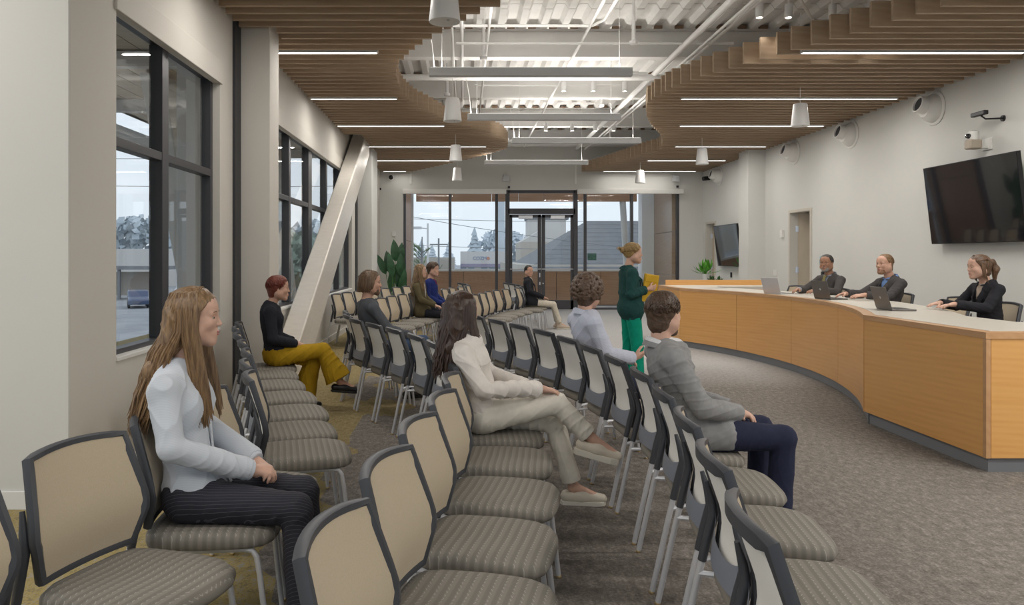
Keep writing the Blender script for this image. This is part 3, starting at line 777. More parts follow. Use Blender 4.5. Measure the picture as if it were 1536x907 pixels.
# ------------------------------------------------------------------ laptops
def laptop(x, y, deg, m, label, lid=105):
    t = thing('laptop', label, 'laptop', (x, y, ZT+.003), rad(deg), 'laptops on the desk')
    MB().box(-.115, -.165, 0, .115, .165, .016).build('base', m, t, bevel=.004)
    MB().box(-.06, -.145, .016, .06, .145, .0175).build('keyboard', M['black'], t)
    R = Matrix.Rotation(rad(lid-90), 3, 'Y'); c = Vector((.112, 0, .014))
    MB().obox(c+R @ Vector((.003, 0, .112)), (.008, .33, .224), R).build('lid', m, t, bevel=.003)
    MB().obox(c+R @ Vector((-.002, 0, .115)), (.002, .31, .20), R).build('screen', M['screen'], t)
    MB().lathe([(0, 0), (.014, .0), (.0, .001)], 14, c+R @ Vector((.0075, 0, .115)), R @ Matrix.Rotation(PI/2, 3, 'Y')).build('logo', M['chrome'], t)
laptop(4.30, 7.42, 175, M['laptop'], 'dark laptop open in front of the woman with the ponytail', 106)
laptop(4.58, 9.30, 188, M['laptop'], 'dark laptop open in front of the man in the open blue collar', 104)
laptop(4.52, 10.70, 200, M['laptop2'], 'silver laptop open in front of the man with the tie', 106)

# ------------------------------------------------------------------ screens, vents, devices on the right wall
def tv(label, y0, y1, xb, zb, xt, zt):
    cy = (y0+y1)/2; t = thing('television', label, 'television', (xb, cy, zb), 0, 'wall screens')
    w = (y1-y0)/2; d = Vector((xt-xb, 0, zt-zb)); n = Vector((-d.z, 0, d.x)).normalized()
    if n.x > 0: n = -n
    def slab(o0, o1, in_, name, m):
        a = d.normalized()*in_; mb = MB(); p = []
        for off in (o0, o1):
            for (yy, dd) in ((-w+in_, a), (w-in_, a), (w-in_, d-a), (-w+in_, d-a)): p.append(Vector((0, yy, 0))+dd-n*off)
        mb.hexa(p); return mb.build(name, m, t, bevel=0)
    slab(0, .045, 0, 'bezel', M['black']); slab(-.003, .0, .012, 'screen', M['screen'])
    m = d*.5
    MB().box(m.x+.03, -.2, m.z-.2, XR-xb-.001, .2, m.z+.2).build('wall_mount', M['black'], t)
tv('large black television tilted out from the right wall above the dais', 8.87, 10.68, 6.70, 1.70, 6.575, 2.78)
tv('smaller view of a black television on the far right wall behind the pier', 18.05, 19.72, 6.72, 1.28, 6.60, 2.33)

M['throat'] = mat('grey_vent_mesh', (.07, .07, .075), .7)
def vent(y, label):
    t = thing('jet_diffuser', label, 'vent', (XR, y, 3.67), 0, 'round jet diffusers')
    R = Matrix.Rotation(-PI/2, 3, 'Y')
    MB().lathe([(.0, 0), (.245, 0), (.25, .01), (.24, .022), (.215, .03), (.205, .02)], 32, R=R).build('flange', M['trim'], t, smooth=50)
    MB().lathe([(.205, .0), (.20, .06), (.175, .115), (.14, .15), (.128, .165)], 28, R=R).build('bowl', M['trim'], t, smooth=50)
    R2 = R @ Matrix.Rotation(rad(14), 3, 'Y')
    MB().lathe([(.128, .12), (.126, .24), (.118, .262), (.104, .262), (.096, .24), (.096, .16)], 28, R=R2).build('nozzle', M['trim'], t, smooth=50)
    MB().lathe([(.0, .236), (.099, .236)], 24, R=R2).build('throat', M['throat'], t)
for y, l in ((10.82, 'round white jet diffuser nearest the large television'), (13.14, 'second round white jet diffuser from the large television'), (15.39, 'third round white jet diffuser, just before the right pier'), (19.9, 'farthest round white jet diffuser beyond the right pier')): vent(y, l)

t = thing('soundbar_sensor', 'small black microphone bar on a bracket above the television camera', 'microphone', (XR, 9.42, 3.32))
MB().box(-.26, .0, .0, -.20, .26, .055).build('bar', M['black'], t, bevel=.01)
MB().tube([(-.23, .1, .0), (-.2, .06, -.05), (-.02, .02, -.05)], .011, 8).lathe([(0, 0), (.04, 0), (.036, .02), (0, .022)], 16, (0, .02, -.05), Matrix.Rotation(-PI/2, 3, 'Y')).build('bracket', M['black'], t, smooth=True)
t = thing('conference_camera', 'pale pan-tilt camera on a wall bracket above the large television', 'camera', (XR, 9.72, 3.0))
MB().box(-.27, -.06, -.08, -.11, .07, .045).build('housing', M['camgrey'] if 'camgrey' in M else M['potb'], t, bevel=.02)
MB().lathe([(0, -.075), (.05, -.07), (.065, -.02), (.06, .06), (.0, .085)], 20, (-.19, .0, .09)).build('head', M['trim'], t, smooth=True)
MB().lathe([(0, .082), (.028, .08), (.034, .06), (.034, .0)], 18, (-.20, 0, .09), Matrix.Rotation(-PI/2, 3, 'Y')).build('lens', M['screen'], t, smooth=True)
MB().box(-.12, -.03, -.07, .0, .03, -.04).box(-.02, -.09, -.09, -.001, .09, .06).build('bracket', M['trim'], t, bevel=.004)

def plate(name, label, cat, y, z, w, h, d, m, extra=None):
    o = MB().box(XR-d, y-w/2, z-h/2, XR-.001, y+w/2, z+h/2).build(name, m, bevel=.003); tag(o, label, cat); return o
g = NG('teal_sign'); v = g.coords('Object'); s = g.new('ShaderNodeSeparateXYZ'); g.link(v, s.inputs[0])
wv = g.math('ADD', g.math('SUBTRACT', s.outputs['Z'], 1.46), g.math('MULTIPLY', g.math('SINE', g.math('MULTIPLY', s.outputs['Y'], 30)), .012))
g.link(g.ramp(g.math('MULTIPLY_ADD', wv, 5, .5), [(.38, (.07, .22, .24)), (.42, (.25, .42, .45)), (.52, (.33, .48, .50)), (.56, (.42, .55, .57))]), g.b.inputs['Base Color'])
M['sign'] = g.m
plate('room_sign', 'teal room sign with a wave pattern beside the nearer side door', 'sign', 14.17, 1.42, .21, .24, .02, M['sign'])
plate('card_reader', 'black card reader below the teal room sign', 'card reader', 14.15, 1.17, .07, .14, .04, M['black'])
plate('light_switch', 'white double light switch left of the nearer side door', 'switch', 16.33, 1.17, .20, .13, .015, M['trim'])
plate('thermostat', 'small white strobe alarm left of the nearer side door', 'alarm', 15.95, 2.01, .11, .16, .05, M['trim'])
plate('card_reader', 'black switch below the far television', 'switch', 19.0, 1.06, .07, .13, .03, M['black'])
plate('wall_socket', 'pale socket right of the black switch on the far right wall', 'socket', 18.2, 1.05, .08, .12, .012, M['trim'])
tag(MB().box(-2.03, YB-.05, 2.10, -1.93, YB-.001, 2.24).build('alarm_strobe', M['trim'], bevel=.008), 'small white alarm box on the back wall above the tall plant', 'alarm')
for i, (x, z, l) in enumerate(((1.22, 3.75, 'grey wall speaker box above the left edge of the glass doors'), (6.05, 3.74, 'grey wall speaker box at the right end of the back wall'))):
    tag(MB().box(x-.09, YB-.10, z-.09, x+.09, YB-.001, z+.09).build('wall_speaker', M['bar'], bevel=.006), l, 'speaker')
for i, (x, z, l) in enumerate(((-2.06, 3.78, 'black dome camera high on the back wall near the left corner'), )):
    t = thing('dome_camera', l, 'camera', (x, YB-.06, z)); MB().lathe([(0, 0), (.09, 0), (.09, .04), (.0, .05)], 18, (0, .06, 0), Matrix.Rotation(PI/2, 3, 'X')).build('base', M['trim'], t, smooth=True)
    MB().lathe([(0, .115), (.04, .10), (.065, .06), (.065, .02)], 18, (0, .06, 0), Matrix.Rotation(PI/2, 3, 'X')).build('dome', M['black'], t, smooth=True)
t = thing('dome_camera', 'black camera high on the right wall at the back corner', 'camera', (XR, 20.7, 3.70)); MB().tube([(0, 0, 0), (-.2, -.05, -.02)], .06, 12).build('body', M['black'], t, smooth=True)
for (x, z, l) in ((1.30, 3.50, 'tiny black sensor above the glass doors at left'), (6.10, 3.52, 'tiny black sensor above the right end of the storefront'), (-2.37, 3.45, 'tiny black sensor on the left wall near the back corner')):
    tag(MB().box(x-.03, YB-.06, z-.03, x+.03, YB-.001, z+.03).build('motion_sensor', M['black'], bevel=.006), l, 'sensor')
for x, l in ((-1.50, 'thin white cable cover left on the back wall'), (3.20, 'thin white cable cover above the glass doors at right')):
    tag(MB().box(x-.03, YB-.03, 3.60, x+.03, YB-.001, 4.15).build('cable_cover', M['trim']), l, 'cable cover')
# poster stuck on the storefront glass
tag(MB().box(3.55, YB+.03, 1.42, 3.80, YB+.045, 1.62).build('window_poster', M['sign2'] if 'sign2' in M else mat('poster_green', (.02, .06, .05), .5, col2=(.05, .16, .13), vscale=9)), 'small dark green landscape notice on the storefront glass', 'notice')

# ------------------------------------------------------------------ plants
def leaf(mb, base, tip, width, bend=.1, nrm=None, n=7):
    b = Vector(base); tp = Vector(tip); ax = tp-b; L = ax.length; a = ax.normalized()
    sd = a.cross(nrm if nrm is not None else Vector((0, 1, 0)))
    if sd.length < 1e-3: sd = Vector((1, 0, 0))
    sd.normalize(); nn = sd.cross(a).normalized(); k = len(mb.v)
    for i in range(n+1):
        s = i/n; w = width*math.sin(PI*min(1, s**.75*.97+.03))**.8
        c = b+ax*s+nn*(bend*L*math.sin(PI*s))-Vector((0, 0, bend*L*s*s))
        for q in (-1, 0, 1): mb.v.append(tuple(c+sd*(w*q)+nn*(.12*w*abs(q))))
    for i in range(n):
        for q in (0, 1): mb.f.append((k+i*3+q, k+i*3+q+1, k+(i+1)*3+q+1, k+(i+1)*3+q))
pl = thing('bird_of_paradise', 'tall dark-leaved potted plant standing in the back left corner', 'plant', (-1.90, 20.3, 0))
MB().lathe([(.0, 0), (.17, 0), (.22, .42), (.20, .42), (.19, .38), (0, .38)], 24).build('pot', M['pot'], pl, smooth=40)
rnd = random.Random(3)
LV = [(-.20, 1.05, -.44, 1.62, .10), (-.12, 1.10, -.20, 1.72, .115), (-.02, .98, -.12, 1.68, .11), (.06, 1.40, .01, 2.02, .135), (.16, 1.30, .22, 1.95, .12), (.22, 1.0, .20, 1.65, .13), (.16, .62, .12, 1.22, .11), (.20, .55, .34, 1.25, .11), (-.06, .55, -.02, 1.30, .10), (.26, .50, .30, .98, .09), (.02, .8, .10, 1.4, .12)]
for i, (x0, z0, x1, z1, w) in enumerate(LV):
    yy = rnd.uniform(-.2, .25)
    m = MB(); leaf(m, (x0, yy*.7, z0), (x1, yy, z1), w, .04, Vector((rnd.uniform(-.5, .5), -1, .1)))
    o = m.build('leaf', M['leaf'], pl, smooth=60)
    MB().tube([(rnd.uniform(-.05, .05), 0, .38), (x0*.6, yy*.4, z0*.6), (x0, yy*.7, z0+.03)], [.014, .012, .008], 6).build('stalk', M['stem'], pl)
# white credenza on the far right with three plants
t = thing('credenza', 'white credenza against the far right wall carrying plants', 'cabinet', (6.45, 19.3, 0))
MB().box(-.42, -1.55, .74, .365, 1.2, .78).build('top', M['trim'], t, bevel=.004)
MB().box(-.39, -1.52, .06, .36, 1.17, .74).build('carcass', M['trim'], t, bevel=.004)
for i in range(4):
    y0 = -1.5+i*.66; d = MB().box(-.408, y0, .08, -.391, y0+.64, .73).build('door', M['trim'], t, bevel=.003)
    MB().box(-.425, y0+.58, .45, -.409, y0+.59, .62).build('handle', M['chrome'], d)
def pot_plant(x, y, z, r, h, leaves, lab, m, potm, seed):
    t = thing('potted_plant', lab, 'plant', (x, y, z), 0, 'plants on the credenza'); rd = random.Random(seed)
    MB().lathe([(0, 0), (r*.75, 0), (r, h), (r*.9, h), (r*.85, h*.9), (0, h*.9)], 20).build('pot', potm, t, smooth=40)
    for (n, L, w, up) in leaves:
        for i in range(n):
            a = rd.uniform(0, 2*PI); e = rd.uniform(*up); l = L*rd.uniform(.6, 1)
            d = Vector((math.cos(a)*math.cos(e), math.sin(a)*math.cos(e), math.sin(e)))
            mb = MB(); b = Vector((0, 0, h*.9))+d*l*.35; leaf(mb, b, b+d*l*.75, w, .12, Vector((-math.sin(a), math.cos(a), .2)).cross(d), 5)
            mb.tube([(0, 0, h*.88), tuple(b)], .004, 4)
            mb.build('leaf', m, t, smooth=60)
pot_plant(6.21, 19.15, .78, .085, .30, [(40, .46, .036, (.45, 1.5))], 'leafy bright green plant in a tall white pot on the credenza', M['leaf2'], M['pot'], 1)
M['leaf3'] = mat('leaf_mid', (.05, .14, .04), .5, var=.3, vscale=9)
pot_plant(6.25, 18.80, .78, .08, .13, [(34, .17, .022, (.1, 1.5))], 'left small bushy plant in a beige pot on the credenza', M['leaf3'], M['potb'], 2)
pot_plant(6.33, 18.45, .78, .08, .13, [(34, .17, .022, (.1, 1.5))], 'right small bushy plant in a beige pot on the credenza', M['leaf3'], M['potb'], 4)

# ================================================================== people: implicit surfaces polygonised by surface nets
f32 = np.float32
def rotm(rx=0, ry=0, rz=0):
    return np.array((Matrix.Rotation(rz, 3, 'Z') @ Matrix.Rotation(ry, 3, 'Y') @ Matrix.Rotation(rx, 3, 'X')))
def rc(a, b, ra, rb=None, k=.02): return ('rc', np.array(a, float), np.array(b, float), ra, ra if rb is None else rb, k)
def rcf(a, b, ra, rb=None, k=.02):   # round cone cut off flat at b
    return ('rcf', np.array(a, float), np.array(b, float), ra, ra if rb is None else rb, k)
def el(c, r, R=None, k=.02): return ('el', np.array(c, float), np.array(r, float), R, k)
def chain(pts, rs, k=.02): return [rc(pts[i], pts[i+1], rs[i], rs[i+1], k) for i in range(len(pts)-1)]
def sdf(p, X, Y, Z):
    if p[0] == 'rc':
        _, a, b, ra, rb, k = p; ba = b-a; L2 = float(ba @ ba)+1e-9
        h = np.clip(((X-a[0])*ba[0]+(Y-a[1])*ba[1]+(Z-a[2])*ba[2])/L2, 0, 1)
        return np.sqrt((X-a[0]-h*ba[0])**2+(Y-a[1]-h*ba[1])**2+(Z-a[2]-h*ba[2])**2)-(ra+(rb-ra)*h)
    if p[0] == 'rcf':
        _, a, b, ra, rb, k = p; ba = b-a; L = float(np.sqrt(ba @ ba))+1e-9; u = ba/L
        t = (X-a[0])*u[0]+(Y-a[1])*u[1]+(Z-a[2])*u[2]; h = np.clip(t/L, 0, 1.4); hh = h*L
        d = np.sqrt((X-a[0]-hh*u[0])**2+(Y-a[1]-hh*u[1])**2+(Z-a[2]-hh*u[2])**2)-(ra+(rb-ra)*h)
        return np.maximum(d, t-L)
    _, c, r, R, k = p; x, y, z = X-c[0], Y-c[1], Z-c[2]
    if R is not None:
        x, y, z = (R[0,0]*x+R[1,0]*y+R[2,0]*z, R[0,1]*x+R[1,1]*y+R[2,1]*z, R[0,2]*x+R[1,2]*y+R[2,2]*z)
    k0 = np.sqrt((x/r[0])**2+(y/r[1])**2+(z/r[2])**2); k1 = np.sqrt((x/r[0]**2)**2+(y/r[1]**2)**2+(z/r[2]**2)**2)+1e-9
    return k0*(k0-1)/k1
def pbox(p):
    if p[0] in ('rc', 'rcf'): return np.minimum(p[1]-p[3], p[2]-p[4]), np.maximum(p[1]+p[3], p[2]+p[4])
    m = p[2].max() if p[3] is not None else p[2]; return p[1]-m, p[1]+m
def surf(prims, vox, subs=(), cuts=(), wrinkle=None):
    """prims: union, subs: subtracted prims, cuts: (point, normal) keeps the side behind the plane"""
    lo = np.min([pbox(p)[0] for p in prims], 0)-3*vox; hi = np.max([pbox(p)[1] for p in prims], 0)+3*vox
    n = np.ceil((hi-lo)/vox).astype(int)+1
    ax = [(lo[i]+vox*np.arange(n[i])).astype(f32) for i in range(3)]
    F = np.full(n, .2, f32)
    def local(p, mar):
        a, b = pbox(p); i0 = np.maximum(0, np.floor((a-mar-lo)/vox).astype(int)); i1 = np.minimum(n, np.ceil((b+mar-lo)/vox).astype(int)+1)
        sl = tuple(slice(i0[i], i1[i]) for i in range(3))
        return sl, ax[0][sl[0]][:, None, None], ax[1][sl[1]][None, :, None], ax[2][sl[2]][None, None, :]
    for p in prims:
        k = p[-1]; sl, X, Y, Z = local(p, k+3*vox); d = sdf(p, X, Y, Z).astype(f32); f = F[sl]
        h = np.maximum(k-np.abs(d-f), 0)/k; F[sl] = np.minimum(d, f)-h*h*(k/4)
    for p in subs:
        k = p[-1]; sl, X, Y, Z = local(p, k+3*vox); d = -sdf(p, X, Y, Z).astype(f32); f = F[sl]
        h = np.maximum(k-np.abs(d-f), 0)/k; F[sl] = np.maximum(d, f)+h*h*(k/4)
    for (c, nn) in cuts:
        X, Y, Z = ax[0][:, None, None]-c[0], ax[1][None, :, None]-c[1], ax[2][None, None, :]-c[2]
        F = np.maximum(F, (X*nn[0]+Y*nn[1]+Z*nn[2]).astype(f32))
    F[0] = F[-1] = .2; F[:, 0] = F[:, -1] = .2; F[:, :, 0] = F[:, :, -1] = .2
    S = F < 0
    dims = tuple(n); strides = (dims[1]*dims[2], dims[2], 1)
    cells, pts, quads = [], [], []
    for a in range(3):
        s0 = [slice(None)]*3; s1 = [slice(None)]*3; s0[a] = slice(0, -1); s1[a] = slice(1, None)
        idx = np.argwhere(S[tuple(s0)] != S[tuple(s1)])
        if len(idx) == 0: continue
        j = idx.copy(); j[:, a] += 1
        f0 = F[idx[:,0], idx[:,1], idx[:,2]]; f1 = F[j[:,0], j[:,1], j[:,2]]
        P = idx.astype(float); P[:, a] += f0/(f0-f1)
        b, c = (a+1) % 3, (a+2) % 3; base = idx @ np.array(strides); q = []
        for (db, dc) in ((0, 0), (-1, 0), (-1, -1), (0, -1)):
            cid = base+db*strides[b]+dc*strides[c]; cells.append(cid); pts.append(P); q.append(cid)
        q = np.stack(q, 1); inside = S[idx[:,0], idx[:,1], idx[:,2]]; q[~inside] = q[~inside][:, ::-1]; quads.append(q)
    cells = np.concatenate(cells); pts = np.concatenate(pts); quads = np.concatenate(quads)
    u, inv = np.unique(cells, return_inverse=True); cnt = np.bincount(inv)
    V = np.stack([np.bincount(inv, pts[:, i])/cnt for i in range(3)], 1)*vox+lo
    Q = np.searchsorted(u, quads)
    if wrinkle is not None:
        N = np.zeros_like(V); e1 = V[Q[:,2]]-V[Q[:,0]]; e2 = V[Q[:,3]]-V[Q[:,1]]; fn = np.cross(e1, e2)
        for i in range(4):
            for c in range(3): N[:, c] += np.bincount(Q[:, i], fn[:, c], len(V))
        N /= np.linalg.norm(N, axis=1)[:, None]+1e-12
        V = V+N*wrinkle(V)[:, None]
    return V, Q
def skin_obj(name, VQ, m, parent):
    V, Q = VQ; me = bpy.data.meshes.new(name)
    me.vertices.add(len(V)); me.vertices.foreach_set('co', V.astype(f32).ravel())
    me.loops.add(len(Q)*4); me.loops.foreach_set('vertex_index', Q.astype(np.int32).ravel())
    me.polygons.add(len(Q)); me.polygons.foreach_set('loop_start', np.arange(0, len(Q)*4, 4, dtype=np.int32))
    me.update(calc_edges=True); me.validate(); me.shade_smooth()
    return link(name, me, m, parent)
def folds(amp, seed=0, fr=1.0):
    r = np.random.RandomState(seed); D = r.normal(size=(6, 3)); D /= np.linalg.norm(D, axis=1)[:, None]; ph = r.uniform(0, 6, 6)
    def f(V):
        w = np.sin(V @ D[0]*11*fr+ph[0])+np.sin(V @ D[1]*8*fr+ph[1])
        ridge = lambda q: (1-np.abs(np.sin(q)))**2.2
        mask = .35+.65*(.5+.5*np.sin(V @ D[5]*10*fr+ph[5]+.8*w))
        s = ridge(V @ D[2]*36*fr+1.9*w+ph[2])+.6*ridge(V @ D[3]*58*fr+1.7*w+ph[3])+.35*np.sin(V @ D[4]*24*fr+1.2*w+ph[4])
        return amp*(s*mask-.3)
    return f
V3 = lambda *a: np.array(a, float)
def unit(v): v = np.array(v, float); return v/(np.linalg.norm(v)+1e-9)

M['white_eye'] = mat('eye_white', (.50, .47, .45), .35)
M['iris'] = mat('iris', (.06, .045, .03), .2)
def skin_mat(name, c): return mat(name, c, .5, var=.06, vscale=30, sss=.12, bump=.04, bscale=400, spec=.4)
SK = {'fair': skin_mat('skin_fair', (.56, .33, .24)), 'light': skin_mat('skin_light', (.60, .37, .28)), 'tan': skin_mat('skin_tan', (.36, .19, .12))}
LIP = {'fair': mat('lips', (.42, .17, .14), .4), 'light': mat('lips_light', (.46, .20, .17), .4), 'tan': mat('lips_tan', (.25, .11, .09), .45)}
def hair_mat(name, a, b, stretch=(60, 60, 5), rough=.42):
    g = NG(name); v = g.coords('Object', stretch); n = g.noise(v, 1.6, 4, .6)
    g.link(g.ramp(n, [(.3, a), (.55, tuple((p+q)/2 for p, q in zip(a, b))), (.75, b)]), g.b.inputs['Base Color'])
    g.b.inputs['Roughness'].default_value = rough; g.bump(n, .5, .004); return g.m
def cloth(name, c, rough=.9, var=.08, bump=.15, bscale=500, **kw): return mat(name, c, rough, var=var, vscale=25, bump=bump, bscale=bscale, spec=.25, **kw)
def stripes(name, c, line, axis='Y', period=.012, width=.2, rough=.8):
    g = NG(name); v = g.coords('Object'); s = g.new('ShaderNodeSeparateXYZ'); g.link(v, s.inputs[0])
    f = g.math('FRACT', g.math('DIVIDE', g.math('ADD', (g.math('ADD', s.outputs['Y'], s.outputs['Z']) if axis == 'YZ' else s.outputs[axis]), 5.0), period))
    base = g.mix(g.noise(v, 20, 3), tuple(x*.93 for x in c), tuple(min(1, x*1.05) for x in c))
    g.link(g.mix(g.math('LESS_THAN', f, width), base, line), g.b.inputs['Base Color'])
    g.b.inputs['Roughness'].default_value = rough; g.bump(g.noise(v, 450, 2), .15, .003); return g.m

def head_prims(h, R, s, male):
    T = lambda p: h+R @ (np.array(p, float)*s)
    E = lambda c, r, k=.02: el(T(c), np.array(r)*s, R, k*s)
    C = lambda a, b, ra, rb, k=.012: rc(T(a), T(b), ra*s, rb*s, k*s)
    j = 1.0 if male else .88
    pr = [E((-.014, 0, .030), (.099, .077, .093)), E((.026, 0, -.028), (.064, .063, .086), .03),
          E((.045, 0, .055), (.045, .062, .045), .03),
          C((.0, .050*j, -.060), (.062, .016, -.096), .024*j, .018, .03), C((.0, -.050*j, -.060), (.062, -.016, -.096), .024*j, .018, .03),
          C((.066, .010, -.099), (.066, -.010, -.099), .0175*j, .0175*j, .02),
          C((.0, .045, -.045), (.0, -.045, -.045), .045, .045, .03),
          E((.058, .038, -.018), (.025, .022, .024), .025), E((.058, -.038, -.018), (.025, .022, .024), .025),
          C((.082, .014, .024), (.074, .044, .024), .009*j, .009, .014), C((.082, -.014, .024), (.074, -.044, .024), .009*j, .009, .014),
          C((.085, 0, .018), (.101, 0, -.020), .0070, .0088, .010), E((.1035, 0, -.0245), (.0098, .0095, .0085), .007),
          E((.095, .0105, -.0275), (.0085, .0065, .0068), .005), E((.095, -.0105, -.0275), (.0085, .0065, .0068), .005),
          E((.079, 0, -.062), (.014, .030, .020), .016),
          E((.0905, 0, -.0560), (.0080, .021, .0048), .005), E((.0895, 0, -.0675), (.0085, .0185, .0060), .005)]
    for sg in (-1, 1):
        Re = R @ rotm(0, rad(-12), sg*rad(24))
        pr += [el(T((-.012, sg*.078, -.002)), V3(.018, .007, .031)*s, Re, .008*s), el(T((-.006, sg*.076, -.026)), V3(.010, .007, .012)*s, Re, .006*s)]
    sb = [E((.094, .032, .007), (.0145, .0175, .0100), .008), E((.094, -.032, .007), (.0145, .0175, .0100), .008), C((.0965, .019, -.0618), (.0965, -.019, -.0618), .0030, .0030, .004)]
    return pr, sb, T
def head_details(t, T, R, s, skin, browm, open_eyes=True):
    for sg in (-1, 1):
        e = MB(); e.lathe([(0, -.0125*s)]+[(.0125*s*math.sin(a), -.0125*s*math.cos(a)) for a in np.linspace(.3, 2.84, 8)]+[(0, .0125*s)], 12, Vector(T((.0730, sg*.0315, .007))))
        eo = e.build('eye', M['white_eye'], t, smooth=True)
        ir = MB(); ir.lathe([(0, 0), (.0066*s, 0), (.0056*s, .0016*s), (0, .0020*s)], 10, Vector(T((.0847, sg*.0318, .007))), Matrix(R.tolist()) @ Matrix.Rotation(PI/2, 3, 'Y')); ir.build('iris', M['iris'], eo)
        lid = MB(); lid.tube([Vector(T(p)) for p in ((.0815, sg*.019, .007), (.0860, sg*.026, .0125), (.0850, sg*.036, .0125), (.0765, sg*.045, .006))], [.0016*s, .0036*s, .0036*s, .0015*s], 6).build('eyelid', skin, t, smooth=True)
        MB().tube([Vector(T(p)) for p in ((.0925, sg*.014, .026), (.092, sg*.028, .032), (.083, sg*.043, .029), (.076, sg*.050, .025))], [.002*s, .0038*s, .0032*s, .001*s], 6, flat=.6).build('eyebrow', browm, t, smooth=True)
def lips(t, T, R, s, m):
    E = lambda c, r: el(T(c), np.array(r)*s, R, .003)
    skin_obj('lips', surf([E((.0942, .0080, -.0562), (.0062, .0120, .0042)), E((.0942, -.0080, -.0562), (.0062, .0120, .0042)), E((.0935, 0, -.0676), (.0066, .0165, .0052))], .0016), m, t)

def hand_prims(W, d, n, side, curl=.35, s=1.0, spread=.03, k=.006):
    """W wrist, d direction of the fingers, n the way the palm faces, side +1 left hand, -1 right hand"""
    W = np.array(W, float); d = unit(d); n = unit(np.array(n, float)-d*np.dot(n, d)); lat = np.cross(d, n)*(-side)   # towards the thumb
    pr = [rc(W, W+d*.03*s, .024*s, .023*s, .02)]
    for o, l in ((.028, .086), (.009, .092), (-.010, .088), (-.028, .078)):
        pr.append(rc(W+d*.018*s+lat*o*.55*s, W+d*l*s+lat*o*s, .0145*s, .0115*s, .012))
    ln = ((.030, .086, .070, .0092), (.010, .092, .078, .0095), (-.011, .088, .073, .0090), (-.030, .078, .057, .0080))
    for i, (o, l, L, r) in enumerate(ln):
        p = W+d*l*s+lat*o*s; c = curl*(1+.12*i); di = unit(d+lat*(spread*(1.5-i)*1.2))
        for q, fr in enumerate((.45, .31, .24)):
            a = c*(.55+.75*q); dd = di*math.cos(a)+n*math.sin(a); p2 = p+dd*L*fr*s
            pr.append(rc(p, p2, r*s*(1-.10*q), r*s*(.90-.10*q), k)); p = p2
    b = W+d*.022*s+lat*.022*s; d1 = unit(d*.62+lat*.62+n*.38); m1 = b+d1*.042*s; d2 = unit(d*.85+lat*.28+n*.42); m2 = m1+d2*.032*s; m3 = m2+unit(d*.95+n*.3)*.024*s
    pr += [rc(b, m1, .0155*s, .0118*s, .012), rc(m1, m2, .0112*s, .0102*s, k), rc(m2, m3, .0098*s, .0078*s, k)]
    return pr

def seated(**kw):
    J = dict(P=(-.06, 0, .575), W=(-.08, 0, .74), C=(-.105, 0, .92), N=(-.125, 0, 1.075), H=(-.085, 0, 1.245),
             S=(.182, 1.015), sx=-.125, EL=(-.085, .235, .80), ER=(-.085, -.235, .80), WL=(.14, .10, .665), WR=(.14, -.09, .665),
             hipL=(-.08, .09, .555), hipR=(-.08, -.09, .555), kL=(.365, .125, .515), kR=(.365, -.125, .515), aL=(.385, .125, .10), aR=(.385, -.125, .10),
             fL=(1, .12, -.0), fR=(1, -.12, -.0), yaw=0, pitch=0, roll=0, dirL=(.9, -.55, -.25), dirR=(.9, .55, -.25), nL=(-.1, -.3, -1), nR=(-.1, .3, -1), curlL=.5, curlR=.5, male=True, hs=1.0)
    J.update(kw); return J
def standing(**kw):
    J = seated(P=(0, 0, .93), W=(.0, 0, 1.08), C=(-.02, 0, 1.24), N=(-.03, 0, 1.385), H=(.015, 0, 1.54), S=(.165, 1.335), sx=-.03,
        EL=(-.05, .21, 1.09), ER=(-.05, -.21, 1.09), WL=(.2, .12, 1.0), WR=(.2, -.12, 1.0), hipL=(0, .085, .88), hipR=(0, -.085, .88),
        kL=(.03, .09, .48), kR=(.03, -.09, .48), aL=(-.01, .095, .09), aR=(-.01, -.095, .09))
    J.update(kw); return J

